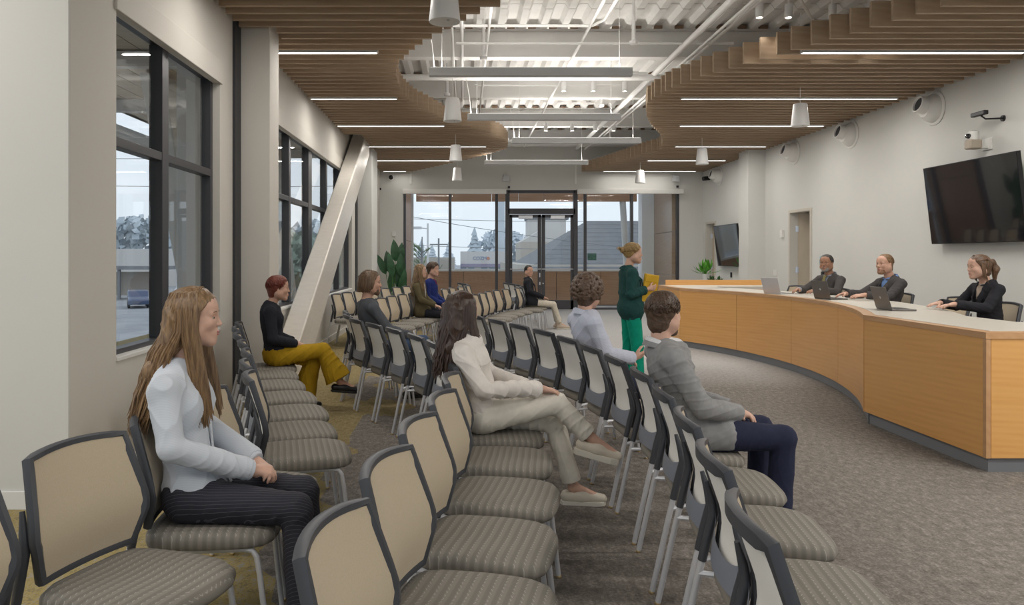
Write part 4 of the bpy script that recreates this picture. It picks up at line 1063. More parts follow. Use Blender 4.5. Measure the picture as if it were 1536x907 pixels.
def person(label, key=None, loc=(0, 0, 0), deg=0, J=None, skin='fair', top=None, bottom=None, shoes=None, hair=None, group=None, vox=.006, extras=None, scale=1.0):
    """clothes: dicts {m, inf, ...}; each becomes a child mesh of the continuous body"""
    cx, cy, ca, cz = chairs[key] if key else (*loc[:2], rad(deg), loc[2])
    male = J['male']; sk = SK[skin]
    A = {k: np.array(v, float) for k, v in J.items() if isinstance(v, tuple) and len(v) == 3}
    sh, shz = J['S']; SL, SR = V3(J['sx'], sh, shz-.012), V3(J['sx'], -sh, shz-.012)
    if 'SL' in A: SL = A['SL']
    if 'SR' in A: SR = A['SR']
    R = rotm(0, J['pitch'], J['yaw']) @ rotm(J['roll'], 0, 0); s = J['hs']*(1.0 if male else .955)
    hp, hsub, T = head_prims(A['H'], R, s, male)
    g = 1.0 if male else .88
    spine = unit(A['N']-A['P']); tilt = math.atan2(spine[0], spine[2]); Rt = rotm(0, tilt, 0)
    def torso(inf, low=True, k=.035, bust=0, straight=0):
        pr = [el(A['C'], (.098*g+inf, .150*g+inf, .175+inf), Rt, k), el(A['W'], (.090*g+inf+straight, .128*g+inf+straight, .15+inf), Rt, k),
              rc(SL*.8+SR*.2, SR*.8+SL*.2, .048*g+inf, .048*g+inf, k), rc(A['C']+V3(0, 0, .10), A['N']+V3(-.012, 0, -.015), .080*g+inf*.8, .047*g+inf*.5, k)]
        pr += [rc(A['N']*.6+SL*.4+V3(-.008, 0, -.020), SL, .038*g+inf*.8, .045*g+inf*.8, .025), rc(A['N']*.6+SR*.4+V3(-.008, 0, -.020), SR, .038*g+inf*.8, .045*g+inf*.8, .025)]
        if low: pr.append(el(A['P']+V3(-.005, 0, .01), (.115+inf*.8, .160*(1 if male else 1.0)+inf*.8, .120+inf), None, k))
        if bust:
            for sg in (-1, 1): pr.append(el(A['C']+Rt @ V3(.056, sg*.058, -.008), (.036+inf, .046+inf, .046+inf), None, .05))
        return pr
    def arm(S_, E_, W_, inf, end=1.0, cuff=0):
        w = E_+(W_-E_)*end; I = inf*.8
        if end < 1 or cuff: return [rc(S_, E_, .044*g+I, .036*g+I, .025), rcf(E_, w, .037*g+I, .028*g+I+cuff, .012)]
        return [rc(S_, E_, .044*g+I, .036*g+I, .025), rc(E_, w, .037*g+I, .026*g+I, .012)]
    def leg(h, k_, a, inf, end=1.0, hem=0, flat=False):
        e = k_+(a-k_)*end
        return [rc(h, k_, .078*g+.008+inf, .054*g+.004+inf, .035), (rcf if flat else rc)(k_, e, .052*g+.004+inf, .038*g+inf+hem, .02)]
    # ---- body: one continuous surface
    b = torso(-.02)+arm(SL, A['EL'], A['WL'], -.004)+arm(SR, A['ER'], A['WR'], -.004)+leg(A['hipL'], A['kL'], A['aL'], -.008)+leg(A['hipR'], A['kR'], A['aR'], -.008)
    b += [rc(A['N']+V3(-.01, 0, -.03), A['H']+R @ V3(-.030, 0, -.045)*s, .057*g, .052*g, .03)]
    for w, a, f in ((A['aL'], 'aL', A['fL']), (A['aR'], 'aR', A['fR'])):
        f = unit(f); b += [rc(w, w+f*.16*g+V3(0, 0, -.055), .036*g, .024, .03)]
    b += hp
    b += hand_prims(A['WL'], A['dirL'], A['nL'], 1, J['curlL'], .98*g+.02)+hand_prims(A['WR'], A['dirR'], A['nR'], -1, J['curlR'], .98*g+.02)
    body = skin_obj('person', surf(b, vox, hsub), sk, None)
    tag(body, label, 'person', group); body.location = (cx, cy, cz); body.rotation_euler = (0, 0, ca); body.scale = (scale,)*3
    head_details(body, T, R, s, sk, hair['m']); lips(body, T, R, s, LIP[skin])
    # ---- garments
    hem = top.get('hem', .52); inf = top.get('inf', .012)
    def upper(inf, hem, sleeve, seed, amp, subs=(), extra=(), skirt=0):
        pr = torso(inf, True, .035, top.get('bust', 0), top.get('straight', 0))
        if skirt: 
            pr += [el(A['P']+V3(.0, 0, .0), (.122+inf, .168+inf, .15), None, .04)]
            for h_, k_ in ((A['hipL'], A['kL']), (A['hipR'], A['kR'])): pr += [rc(h_, h_+(k_-h_)*skirt, .084+inf*.7, .076*g+inf*.8, .03)]
        pr += arm(SL, A['EL'], A['WL'], inf+.002, sleeve, .004)+arm(SR, A['ER'], A['WR'], inf+.002, sleeve, .004)+list(extra)
        cuts = [(V3(0, 0, hem), V3(0, 0, -1))]
        nk = [rc(A['N']+V3(-.012, 0, .0), A['H']+R @ V3(-.03, 0, -.04)*s, .050*g, .056*g, .012)]
        return surf(pr, vox, list(subs)+nk, cuts, folds(amp, seed))
    if top.get('under'):   # shirt below the jacket
        u = top['under']; skin_obj('shirt', surf(torso(inf-.010, True), vox, [], [(V3(0, 0, hem), V3(0, 0, -1))]), u['m'], body)
        vb = top.get('vlow', .74); nn = A['N']; ww = A['W']
        a0 = nn+V3(.055, 0, .01); ft = 1-(vb-ww[2])/(nn[2]-ww[2]); a1 = nn*(1-ft)+ww*ft+V3(.125*g+inf, 0, 0)
        sub = [rc(a0, a1, top.get('vw', .062), .008, .012)]
        j = skin_obj(top.get('name', 'jacket'), upper(inf, hem, top.get('sleeve', .93), top.get('seed', 1), top.get('amp', .0025), sub, (), top.get('skirt', 0)), top['m'], body)
        if u.get('collar'): collar_band(body, A, g, u['m'], .036, .005, .0)
        if top.get('lapel', True): collar_band(j, A, g, top['m'], .030, .016, -.012, 'jacket_collar')
        lp = MB()
        for sg in (-1, 1):
            p0 = nn+V3(-.055, sg*.055, .025); p1 = nn+V3(.035, sg*.075, -.03); p2 = (nn*.5+ww*.5)+V3(.112*g+inf, sg*.055, .02); p3 = a1+V3(.008, sg*.012, 0)
            lp.tube([Vector(p) for p in (nn+V3(-.066, 0, .03), p0, p1, p2, p3)], [.012, .014, .020, .024, .004], 8, flat=.30)
        if top.get('lapel', True) and not top.get('nolap'): lp.build('lapel', top.get('lm', top['m']), j, smooth=True)
    else:
        g2 = upper(inf, hem, top.get('sleeve', .97), top.get('seed', 1), top.get('amp', .003), [], (), top.get('skirt', 0))
        st_ = skin_obj(top.get('name', 'shirt'), g2, top['m'], body)
        if top.get('collar'): collar_band(st_, A, g, top['m'], top.get('ch', .042), .006, 0)
        for S_, E_, W_ in ((SL, A['EL'], A['WL']), (SR, A['ER'], A['WR'])):
            if top.get('cuffs'):
                d_ = unit(W_-E_); skin_obj('cuff', surf([rcf(W_-d_*.055, W_-d_*.004, .031*g+inf*.7, .030*g+inf*.7, .01)], .004, [], [(W_-d_*.05, -d_)]), top['m'], st_)
        if top.get('placket'):
            pb = MB(); q0 = A['N']+V3(.052, 0, -.02); q1 = A['C']+V3(.098*g+inf+.004, 0, .02); q2 = A['W']+V3(.090*g+inf+.003, 0, 0); q3 = A['P']+V3(.115+inf*.8+.002, 0, .02)
            pb.tube([Vector(q) for q in (q0, q1, q2, q3)], .014, 6, flat=.3).build('placket', top['m'], st_, smooth=True)
    if bottom:
        bi = bottom.get('inf', .006); e = bottom.get('end', .97); hm = bottom.get('flare', .012)
        pr = [el(A['P']+V3(-.005, 0, -.005), (.116+bi, .160+bi, .112+bi), None, .04)]+leg(A['hipL'], A['kL'], A['aL'], bi, e, hm, True)+leg(A['hipR'], A['kR'], A['aR'], bi, e, hm, True)
        ct = []
        if 'cut' in bottom: ct = [(V3(0, 0, bottom['cut']), V3(0, 0, -1))]
        skin_obj('trousers', surf(pr, vox, [], ct+[(V3(0, 0, bottom.get('top', A['P'][2]+.13)), V3(0, 0, 1))], folds(bottom.get('amp', .003), bottom.get('seed', 4))), bottom['m'], body)
    if shoes:
        for a, f in ((A['aL'], A['fL']), (A['aR'], A['fR'])):
            f = unit(f); up = unit(V3(0, 0, 1)-f*f[2]); sd = np.cross(up, f); o = a-up*.052; L = .19*g+.005
            th = shoes.get('sole', .018)
            pr = [rc(o-f*.045, o+f*.05, .037, .040, .02), rc(o+f*.04, o+f*L-up*.012, .041, .030, .03)]
            if shoes.get('high'): pr.append(rc(o+up*.0, o+up*.06, .042, .042, .02))
            shoe = skin_obj('shoe', surf(pr, min(vox, .006), [rc(o+up*.05-f*.02, o+up*.05+f*.045, .028, .024, .01)] if not shoes.get('high') else [], [(o-up*.030, -up)]), shoes['m'], body)
            so = MB(); ol = [(-.085, .0), (-.07, .034), (0, .037), (.07, .040), (L*.8, .044), (L+.012, .028), (L+.024, 0), (L+.012, -.028), (L*.8, -.044), (.07, -.040), (0, -.037), (-.07, -.034)]
            so.prism([Vector(o+f*x_+sd*y_-up*(.028+th)) for x_, y_ in ol], Vector(up*(th+.003))); so.build('sole', shoes.get('sm', M['black']), shoe, bevel=.004)
    make_hair(body, T, R, s, A, hair, vox)
    if extras: extras(body, A, T, R, s, g)
    return body
def collar_band(par, A, g, m, h, out, dz, name='collar'):
    c = A['N']+V3(-.012, 0, .008+dz); mb = MB(); n = 18
    def pt(a_, t_, o):
        w = -PI*.90+a_*PI*1.80+PI; fr = .5+.5*math.cos(w)            # fr 1 at the front
        r = (.058+.010*(1-t_))*g+out+o; z = (h*t_)*(1-.55*fr)-.030*fr
        return c+V3(r*math.cos(w)*1.02, r*math.sin(w)*1.04, z)
    mb.grid(lambda a_, t_: pt(a_, t_, 0), n, 2); mb.grid(lambda a_, t_: pt(a_, t_, .006-.004*t_), n, 2)
    mb.grid(lambda a_, t_: pt(a_, 1.0, .002*t_), n, 1)
    mb.grid(lambda a_, t_: pt(a_, t_*.95-.05, .011+.004*(1-t_)), n, 2)
    mb.build(name, m, par, smooth=60)
def make_hair(body, T, R, s, A, hair, vox):
    st = hair['style']; m = hair['m']; rd = random.Random(hair.get('seed', 5)); v = min(vox, .006)
    E = lambda c, r, k=.02: el(T(c), np.array(r)*s, R, k*s)
    t = hair.get('t', .014)
    cap = [E((-.016, 0, .034), (.099+t, .077+t, .092+t))]
    n0 = R @ unit((.8, 0, -.6)); cut = (T((.012/.8+.0+hair.get('line', .0), 0, 0)), n0)
    if st in ('short', 'curly', 'bun', 'pony', 'long', 'bob'):
        VQ = surf(cap+([E((-.055, 0, -.045), (.056, .063, .066))] if st != 'bun' else []), v, [E((.02, .085, -.01), (.03, .03, .04), .01), E((.02, -.085, -.01), (.03, .03, .04), .01)] if hair.get('ears', st in ('short', 'curly', 'bun')) else [], [cut], folds(.0035, 3, 2.2))
        h = skin_obj('hair', VQ, m, body)
    locks = MB()
    if st == 'curly':
        rr = hair.get('cr', .024)
        pr = []
        for i in range(760):
            a = rd.uniform(-PI, PI); z = rd.uniform(-.55, 1); q = math.sqrt(max(0, 1-z*z)); p = np.array((q*math.cos(a)*(.103+t)-.02, q*math.sin(a)*(.082+t), z*(.098+t)+.035))
            if p[0]*.8-p[2]*.6 > .012+hair.get('line', 0)+.01: continue
            pr.append(el(T(p), V3(1, 1, 1)*rr*s*rd.uniform(.6, 1.05), None, .004))
        skin_obj('curls', surf(pr, min(.005, v), [], [], folds(.003, 8, 4)), m, h)
    if st in ('short', 'bob', 'bun'):
        n = hair.get('n', 150)*3
        for i in range(n):
            a = rd.uniform(-PI, PI); z = rd.uniform(.05, 1.0)
            def pt(a_, z_, e=.004):
                q = math.sqrt(max(0, 1-z_*z_)); return (q*math.cos(a_)*(.099+t+e)-.016, q*math.sin(a_)*(.077+t+e), z_*(.092+t+e)+.034)
            L = rd.uniform(.25, .45); pts = [pt(a+rd.uniform(-.1, .1)*j, max(-.75, z-L*j/3), .002-.003*abs(j-1)) for j in range(4)]
            if max(p[0]*.8-p[2]*.6 for p in pts) > .020+hair.get('line', 0): continue
            locks.tube([Vector(T(p)) for p in pts], [.0015*s, .0045*s, .004*s, .001*s], 4, flat=.6)
    if st == 'bob':   # chin-length hair swept back
        for i in range(170):
            a = rd.choice((-1, 1))*rd.uniform(rad(62), PI); L = hair.get('len', .11)*rd.uniform(.8, 1.1)
            P0 = [(.085*math.cos(a)*.4-.016, .03*math.sin(a), .135), (.108*math.cos(a)-.016, .088*math.sin(a), .07), (.118*math.cos(a)-.020, .096*math.sin(a), .0), (.112*math.cos(a)-.03, .092*math.sin(a), -.05), (.10*math.cos(a)-.04, .080*math.sin(a), -.05-L*.6)]
            P0 = [(x+rd.uniform(-.006, .006), y+rd.uniform(-.006, .006), z+rd.uniform(-.006, .006)) for x, y, z in P0]
            locks.tube([Vector(T(p)) for p in P0], [.004*s, .010*s, .011*s, .009*s, .002*s], 5, flat=.6)
    if st == 'bun':
        c = hair.get('bun', (-.125, 0, .045)); skin_obj('bun', surf([E(c, (.040, .045, .042)), E((c[0]+.03, 0, c[2]), (.03, .03, .03))], v, [], [], folds(.003, 4, 3)), m, body)
        for i in range(hair.get('wisps', 0)):
            a = rd.uniform(-.8, .8); b = rd.uniform(-.6, .8); p = np.array(c); d = np.array((-math.cos(a)*.8, math.sin(a), b*.6)); L = rd.uniform(.04, .085)
            locks.tube([Vector(T(p+d*.03)), Vector(T(p+d*(.03+L*.5)+V3(0, 0, .008))), Vector(T(p+d*(.03+L)+V3(0, 0, -.012)))], [.006, .004, .0012], 5)
    if st == 'pony':
        c0 = np.array((-.112, 0, .045)); skin_obj('ponytail', surf([rc(T((-.10, 0, .05)), T((-.135, 0, .05)), .024, .028, .02), rc(T((-.135, 0, .05)), T((-.165, 0, -.02)), .030, .034, .02), rc(T((-.165, 0, -.02)), T((-.150, .0, -.17)), .034, .012, .02)], v, [], [], folds(.004, 5, 2.5)), m, body)
        MB().lathe([(.024, -.007), (.030, 0), (.024, .007)], 14, Vector(T((-.112, 0, .05))), Matrix(R.tolist()) @ Matrix.Rotation(PI/2, 3, 'Y')).build('hair_tie', M['black'], body)
        for sg in (-1, 1):
            for i in range(9): locks.tube([Vector(T(p)) for p in ((.038-.004*i, sg*.074, .075), (.020-.004*i, sg*.089, .02), (.012-.004*i, sg*.088, -.06), (.006-.006*i, sg*(.078+.002*i), -.12-.006*i))], [.003, .0045, .004, .001], 5)
        for i in range(60):
            y0 = rd.uniform(-.085, .085); z0 = .12-.8*abs(y0); locks.tube([Vector(T((.05, y0*.9, z0+.01))), Vector(T((-.03, y0*1.12, .128-.55*abs(y0)))), Vector(T((-.11, y0*.35, .055)))], [.003, .006, .003], 5, flat=.6)
    if st == 'long':
        L = hair.get('len', .45); n = hair.get('n', 230); back = hair.get('back', .13); am = hair.get('amin', 62); wv = hair.get('wave', .0)
        w3 = lambda p: Vector(p)
        Ri = R
        H = A['H']
        def drop(p, dz, dx, dy):   # hangs straight down in the world from a point on the head
            return T(p)*1.0+V3(dx, dy, -dz)
        # solid fall of hair behind the shoulders under the strands
        base = [rc(T((-.075, .035, .02)), T((-.085, .042, -.09)), .052*s, .050*s, .03), rc(T((-.075, -.035, .02)), T((-.085, -.042, -.09)), .052*s, .050*s, .03)]
        bk = hair.get('bdir', (-1, 0)); bx, by = bk
        ends = [T((-.085, y_, -.09))+V3(bx*back*.55, by*back*.55, -.12) for y_ in (-.045, 0, .045)]; tips = [e+V3(bx*back*.45, by*back*.45, -(L-.20)) for e in ends]
        for y_, e_, t_ in zip((-.042, 0, .042), ends, tips): base += [rc(T((-.085, y_, -.09)), e_, .045*s, .036*s, .03), rc(e_, t_, .036*s, .014*s, .03)]
        skin_obj('hair_fall', surf(base, v, [], [], folds(.006, 6, 1.6)), m, h)
        for i in range(n):
            sgn = rd.choice((-1, 1)); a = sgn*rd.uniform(rad(am), PI); fr = hair.get('front', 0)
            ca_, sa = math.cos(a), math.sin(a); l = L*rd.uniform(.82, 1.05); ph = rd.uniform(0, 6)
            q = [(.02+ca_*.02, sa*.012, .134), (.085*ca_-.016, .066*sa, .108), (.112*ca_-.016, .091*sa, .035), (.112*ca_-.018, .094*sa, -.05)]
            q = [T((x+rd.uniform(-.004, .004), y+rd.uniform(-.004, .004), z+rd.uniform(-.004, .004))) for x, y, z in q]
            e = q[-1]; mid = A['N']+V3(-.03, 0, 0)
            fwd = abs(a) < rad(hair.get('fsplit', 95))
            pts = list(q)
            for f in (.25, .5, .75, 1.0):
                if fwd: off = V3(.035*f+hair.get('fx', .02)*f, sgn*.012*f+hair.get('fy', 0)*f, -l*hair.get('flen', .8)*f)
                else: off = V3(bx*back*f**.7+rd.uniform(-.008, .008), by*back*f**.7+rd.uniform(-.01, .01), -l*f)
                off += V3(math.sin(f*9+ph)*wv, math.cos(f*8+ph)*wv, 0)
                pts.append(e+off)
            locks.tube([Vector(p) for p in pts], [.003, .007, .009, .009, .009, .0085, .007, .0015], 5, flat=.55)
    if locks.v: locks.build('strands', hair.get('sm', m), body, smooth=70)
    if hair.get('beard'):
        bm = hair.get('bm', m)
        pr = [rc(T((.0, sg*.053, -.056)), T((.058, sg*.020, -.098)), .0285*s, .0235*s, .02) for sg in (-1, 1)]+[rc(T((.030, sg*.047, -.050)), T((.070, sg*.026, -.072)), .018*s, .014*s, .02) for sg in (-1, 1)]+[rc(T((.068, .012, -.101)), T((.068, -.012, -.101)), .021*s, .021*s, .02), rc(T((-.004, .066, -.02)), T((0, .054, -.06)), .013*s, .02*s, .02), rc(T((-.004, -.066, -.02)), T((0, -.054, -.06)), .013*s, .02*s, .02), rc(T((.093, .0, -.043)), T((.078, .028, -.060)), .0065*s, .0065*s, .01), rc(T((.093, .0, -.043)), T((.078, -.028, -.060)), .0065*s, .0065*s, .01)]
        skin_obj('beard', surf(pr, v, [E((.093, 0, -.058), (.02, .022, .011), .004)], [], folds(.0016, 9, 5)), bm, body)

# ------------------------------------------------------------------ wardrobe
HB = hair_mat('hair_light_brown', (.10, .055, .028), (.34, .21, .10)); HD = hair_mat('hair_dark_brown', (.022, .012, .009), (.085, .046, .030)); HR = hair_mat('hair_auburn', (.10, .018, .012), (.24, .055, .030), (40, 40, 40))
HBL = hair_mat('hair_blond', (.20, .12, .045), (.50, .34, .14), (40, 40, 40)); HBK = hair_mat('hair_black', (.012, .010, .009), (.035, .028, .024), (40, 40, 40)); HBR = hair_mat('hair_brown', (.045, .026, .017), (.13, .078, .048), (40, 40, 40)); HC = hair_mat('hair_curly_brown', (.06, .036, .024), (.17, .105, .068), (50, 50, 50)); HG = hair_mat('hair_sandy', (.15, .085, .04), (.30, .18, .09), (40, 40, 40)); HGY = hair_mat('hair_greying', (.02, .017, .015), (.10, .09, .08), (60, 60, 60))
GREYB = hair_mat('beard_grey', (.10, .09, .085), (.36, .34, .32), (70, 70, 70))
SHW = mat('shoe_cream', (.66, .60, .50), .5); SHB = mat('shoe_black', (.015, .015, .018), .4); RUB = mat('sole_cream', (.70, .66, .58), .6)

# 1 woman nearest the camera
person('long-haired woman in pale striped shirt and dark pinstriped trousers, nearest the camera', 'A2',
    J=seated(male=False, W=(-.105, 0, .74), C=(-.130, 0, .92), sx=-.145, H=(-.075, .02, 1.265), N=(-.135, 0, 1.09), S=(.160, 1.012), yaw=rad(2), EL=(-.11, .225, .80), ER=(-.10, -.225, .79), WL=(.165, .06, .655), WR=(.165, -.045, .650), dirL=(.75, -.75, -.15), dirR=(.85, .60, -.2), curlL=.75, curlR=.7, kL=(.355, .10, .515), kR=(.355, -.13, .515)),
    skin='light', vox=.005, top=dict(m=stripes('shirt_pale_stripe', (.545, .58, .635), (.565, .60, .655), 'YZ', .012, .45), inf=.022, hem=.55, amp=.010, bust=1, collar=1, cuffs=1, placket=1, sleeve=.95, seed=3),
    bottom=dict(m=stripes('trousers_pinstripe', (.018, .018, .028), (.075, .072, .09), 'YZ', .016, .12), inf=.012, end=1.0, flare=.02), shoes=dict(m=SHB),
    hair=dict(style='long', m=HB, len=.40, n=340, back=.12, bdir=(-1, -.35), amin=66, fsplit=100, fx=.03, flen=.92, t=.016, seed=2))
# 2 woman in the white blouse, legs crossed
def bow(body, A, T, R, s, g):
    MB().tube([Vector(A['P']+V3(.115, -.06, .10)), Vector(A['P']+V3(.15, -.07, .05)), Vector(A['P']+V3(.12, -.10, -.03))], .005, 5).tube([Vector(A['P']+V3(.115, -.06, .10)), Vector(A['P']+V3(.16, -.05, .04)), Vector(A['P']+V3(.16, -.09, -.02))], .005, 5).build('tie_cord', SHW, body)
person('dark-haired woman in cream blouse and white trousers, legs crossed, seen from behind', 'B5',
    J=seated(male=False, P=(-.09, 0, .575), W=(-.105, 0, .73), C=(-.165, 0, .885), N=(-.215, .0, 1.025), sx=-.20, S=(.150, .955), H=(-.205, .02, 1.18), yaw=rad(38), pitch=rad(2), EL=(-.02, .23, .77), ER=(-.08, -.255, .755), WL=(.20, .05, .72), WR=(.26, -.10, .735), dirL=(.9, -.5, -.1), dirR=(.95, .25, -.18), nR=(-.1, .1, -1), curlR=.32,
      kR=(.36, -.06, .64), aR=(.57, -.06, .43), fR=(.95, -.05, -.25), kL=(.36, .06, .50), aL=(.48, .05, .10), fL=(1, -.1, 0), hipR=(-.07, -.09, .565)),
    skin='light', vox=.005, top=dict(m=cloth('blouse_cream', (.74, .69, .64), .55, .05), inf=.020, hem=.60, amp=.009, collar=1, ch=.02, cuffs=1, sleeve=.96, seed=8, bust=1),
    bottom=dict(m=cloth('trousers_white', (.74, .70, .62), .9, .05), inf=.014, end=.90, flare=.012, amp=.006), shoes=dict(m=SHW, sole=.035, sm=RUB),
    hair=dict(style='long', m=HD, len=.34, n=300, back=.06, bdir=(-1, -.2), amin=60, wave=.006, t=.016, fsplit=90, seed=4), extras=bow)
# 3 man in the grey blazer
person('man in grey blazer and navy trousers seated in the row facing the dais', 'C4',
    J=seated(P=(.0, 0, .57), W=(-.03, 0, .72), C=(-.085, .0, .885), N=(-.13, 0, 1.035), sx=-.12, S=(.195, .985), H=(-.115, .03, 1.195), yaw=rad(42), hipL=(.03, .09, .55), hipR=(.03, -.09, .55), EL=(-.01, .25, .735), ER=(.02, -.25, .725), WL=(.27, .06, .66), WR=(.28, -.03, .655), dirL=(.8, -.6, -.2), dirR=(.85, .5, -.2), kL=(.47, .15, .535), kR=(.50, -.10, .535), aL=(.46, .15, .10), aR=(.47, -.10, .10)),
    skin='light', vox=.005, top=dict(m=cloth('blazer_grey', (.27, .27, .272), .9, .1), inf=.024, hem=.475, amp=.007, skirt=.32, sleeve=.95, seed=2, nolap=True, under=dict(m=cloth('shirt_white', (.72, .72, .73)), collar=.012)),
    bottom=dict(m=cloth('trousers_navy', (.022, .026, .055)), inf=.010, end=1.0, flare=.02), shoes=dict(m=SHB), hair=dict(style='short', m=HBR, t=.012, n=260, seed=3, line=.004, beard=True))
# 4 curly man
person('curly-haired man in pale blue shirt, seen from behind before the green suited woman', 'C7',
    J=seated(P=(.0, 0, .575), W=(-.03, 0, .74), C=(-.07, 0, .92), N=(-.10, 0, 1.07), sx=-.10, H=(-.06, .02, 1.225), yaw=rad(38), EL=(-.02, .25, .79), ER=(-.02, -.26, .775), WL=(.26, .12, .70), WR=(.22, -.20, .73), dirR=(.9, .1, .25), nR=(0, .6, .6)),
    skin='light', vox=.006, top=dict(m=stripes('shirt_lilac', (.50, .53, .64), (.55, .575, .67), 'YZ', .014, .4), inf=.024, hem=.50, amp=.009, collar=1, seed=12),
    bottom=dict(m=cloth('trousers_dark_blue', (.03, .035, .06))), shoes=dict(m=SHB), hair=dict(style='curly', m=HC, t=.034, cr=.0165, seed=9))
# 5 standing woman with the folder
def folder(body, A, T, R, s, g): pass
pw = person('standing woman in dark green blazer and bright green trousers holding a yellow envelope', None, (1.93, 8.6, 0), 4,
    J=standing(male=False, yaw=rad(-4), H=(.03, 0, 1.555), ER=(-.07, -.225, 1.10), WR=(.175, -.10, 1.155), EL=(-.03, .22, 1.10), WL=(.20, .04, 1.145), dirR=(.9, .35, .12), dirL=(.85, -.1, .1), nR=(-.25, .9, .2), nL=(-.1, -1, .2), curlR=.5, curlL=.45, kR=(.05, -.09, .48), kL=(.0, .09, .48), aR=(.03, -.09, .09), aL=(-.05, .10, .09)),
    skin='light', vox=.006, top=dict(m=cloth('blazer_green', (.016, .064, .06)), inf=.026, hem=.80, amp=.005, sleeve=.80, skirt=.14, straight=.028, seed=5, vlow=1.08, under=dict(m=cloth('top_black', (.012, .012, .014)), collar=0)),
    bottom=dict(m=cloth('trousers_green', (.0, .30, .195), .8), inf=.016, end=1.0, flare=.05, amp=.005), shoes=dict(m=SHB), hair=dict(style='bun', m=HBL, t=.014, wisps=16, n=170, seed=2))
e = thing('envelope', 'yellow padded envelope held by the standing woman', 'envelope', (1.93+.265, 8.6-.02, 1.06), rad(4))
Rf = Matrix.Rotation(rad(14), 3, 'Y') @ Matrix.Rotation(rad(8), 3, 'X')
M['yellow'] = mat('yellow_envelope', (.58, .35, .015), .6, var=.06, vscale=6)
Re_ = Matrix.Rotation(rad(8), 3, 'Y') @ Matrix.Rotation(rad(30), 3, 'Z')
MB().obox((-.055, -.015, .10), (.235, .022, .32), Re_).build('sleeve', M['yellow'], e, bevel=.006)
MB().obox((-.040, -.030, .21), (.20, .010, .08), Re_).build('flap', M['yellow'], e, bevel=.003)
# 6 red-haired woman
def slits(body, A, T, R, s, g): pass
person('red-haired woman in black sweater and mustard yellow trousers by the slanted brace', 'A10',
    J=seated(male=False, P=(.10, 0, .575), W=(.06, 0, .74), C=(.04, 0, .91), N=(.045, 0, 1.055), sx=.03, S=(.165, 1.0), H=(.115, 0, 1.205), yaw=rad(-4), hipL=(.11, .085, .555), hipR=(.11, -.085, .555), EL=(.03, .23, .76), ER=(.05, -.235, .74), WL=(.28, .06, .67), WR=(.30, -.06, .66), kR=(.54, -.05, .60), aR=(.70, -.10, .28), fR=(1, -.1, -.1), kL=(.46, .07, .50), aL=(.34, .07, .10)),
    skin='fair', vox=.006, top=dict(m=cloth('sweater_black', (.018, .019, .026)), inf=.020, hem=.56, amp=.005, sleeve=.86, collar=0, seed=7, bust=1),
    bottom=dict(m=cloth('trousers_mustard', (.42, .255, .012), .85), inf=.020, end=.90, flare=.075, amp=.008), shoes=dict(m=SHB), hair=dict(style='short', m=HR, t=.018, n=260, seed=6, line=.002, ears=True))
# 7 bearded man in grey
person('bearded man with swept-back hair in grey top and blue jeans', 'B11',
    J=seated(P=(-.03, 0, .575), N=(-.125, 0, 1.075), H=(-.085, 0, 1.245), yaw=rad(-22), EL=(-.02, .24, .80), ER=(.03, -.25, .78), WL=(.28, .1, .72), WR=(.30, -.12, .70), kR=(.42, -.16, .64), aR=(.46, .18, .56), fR=(.4, .9, .2), kL=(.42, .12, .52)),
    skin='fair', vox=.006, top=dict(m=cloth('top_grey', (.085, .092, .105)), inf=.016, hem=.54, amp=.006, collar=0, seed=4),
    bottom=dict(m=cloth('jeans_blue', (.05, .085, .16), .85, .15), inf=.010, end=1.0), shoes=dict(m=SHB), hair=dict(style='bob', m=hair_mat('hair_chestnut', (.06, .033, .018), (.22, .135, .075)), t=.016, n=40, len=.06, beard=True, line=.004, seed=5))
# 8, 9 pair in the far middle row
person('long-haired woman in olive cardigan in the far middle row', 'E3',
    J=seated(male=False, H=(-.09, 0, 1.265), yaw=rad(8), ER=(-.02, -.23, .78), WR=(.20, -.08, .67)), skin='light', vox=.008,
    top=dict(m=cloth('cardigan_olive', (.105, .085, .045)), inf=.024, hem=.48, amp=.006, skirt=.15, seed=4, name='cardigan', under=dict(m=cloth('top_grey_light', (.42, .42, .42)), collar=0), lapel=False),
    bottom=dict(m=cloth('trousers_black', (.018, .018, .024))), shoes=dict(m=SHB), hair=dict(style='long', m=hair_mat('hair_dark_blond', (.13, .08, .042), (.40, .27, .15)), len=.38, n=200, back=.05, amin=62, seed=7))
person('young man with dark tousled hair in blue zip sweater in the far middle row', 'E4',
    J=seated(H=(-.06, 0, 1.285), N=(-.115, 0, 1.11), C=(-.10, 0, .945), S=(.19, 1.05), yaw=rad(-14)), skin='light', vox=.008,
    top=dict(m=cloth('sweater_blue', (.018, .032, .155)), inf=.018, hem=.50, amp=.006, seed=6, name='sweater', vlow=.98, vw=.04, under=dict(m=cloth('tee_red', (.22, .02, .03)), collar=0), lapel=False),
    bottom=dict(m=cloth('trousers_grey_blue', (.04, .05, .075))), shoes=dict(m=SHB), hair=dict(style='short', m=HBR, t=.026, n=260, seed=11, line=.012))
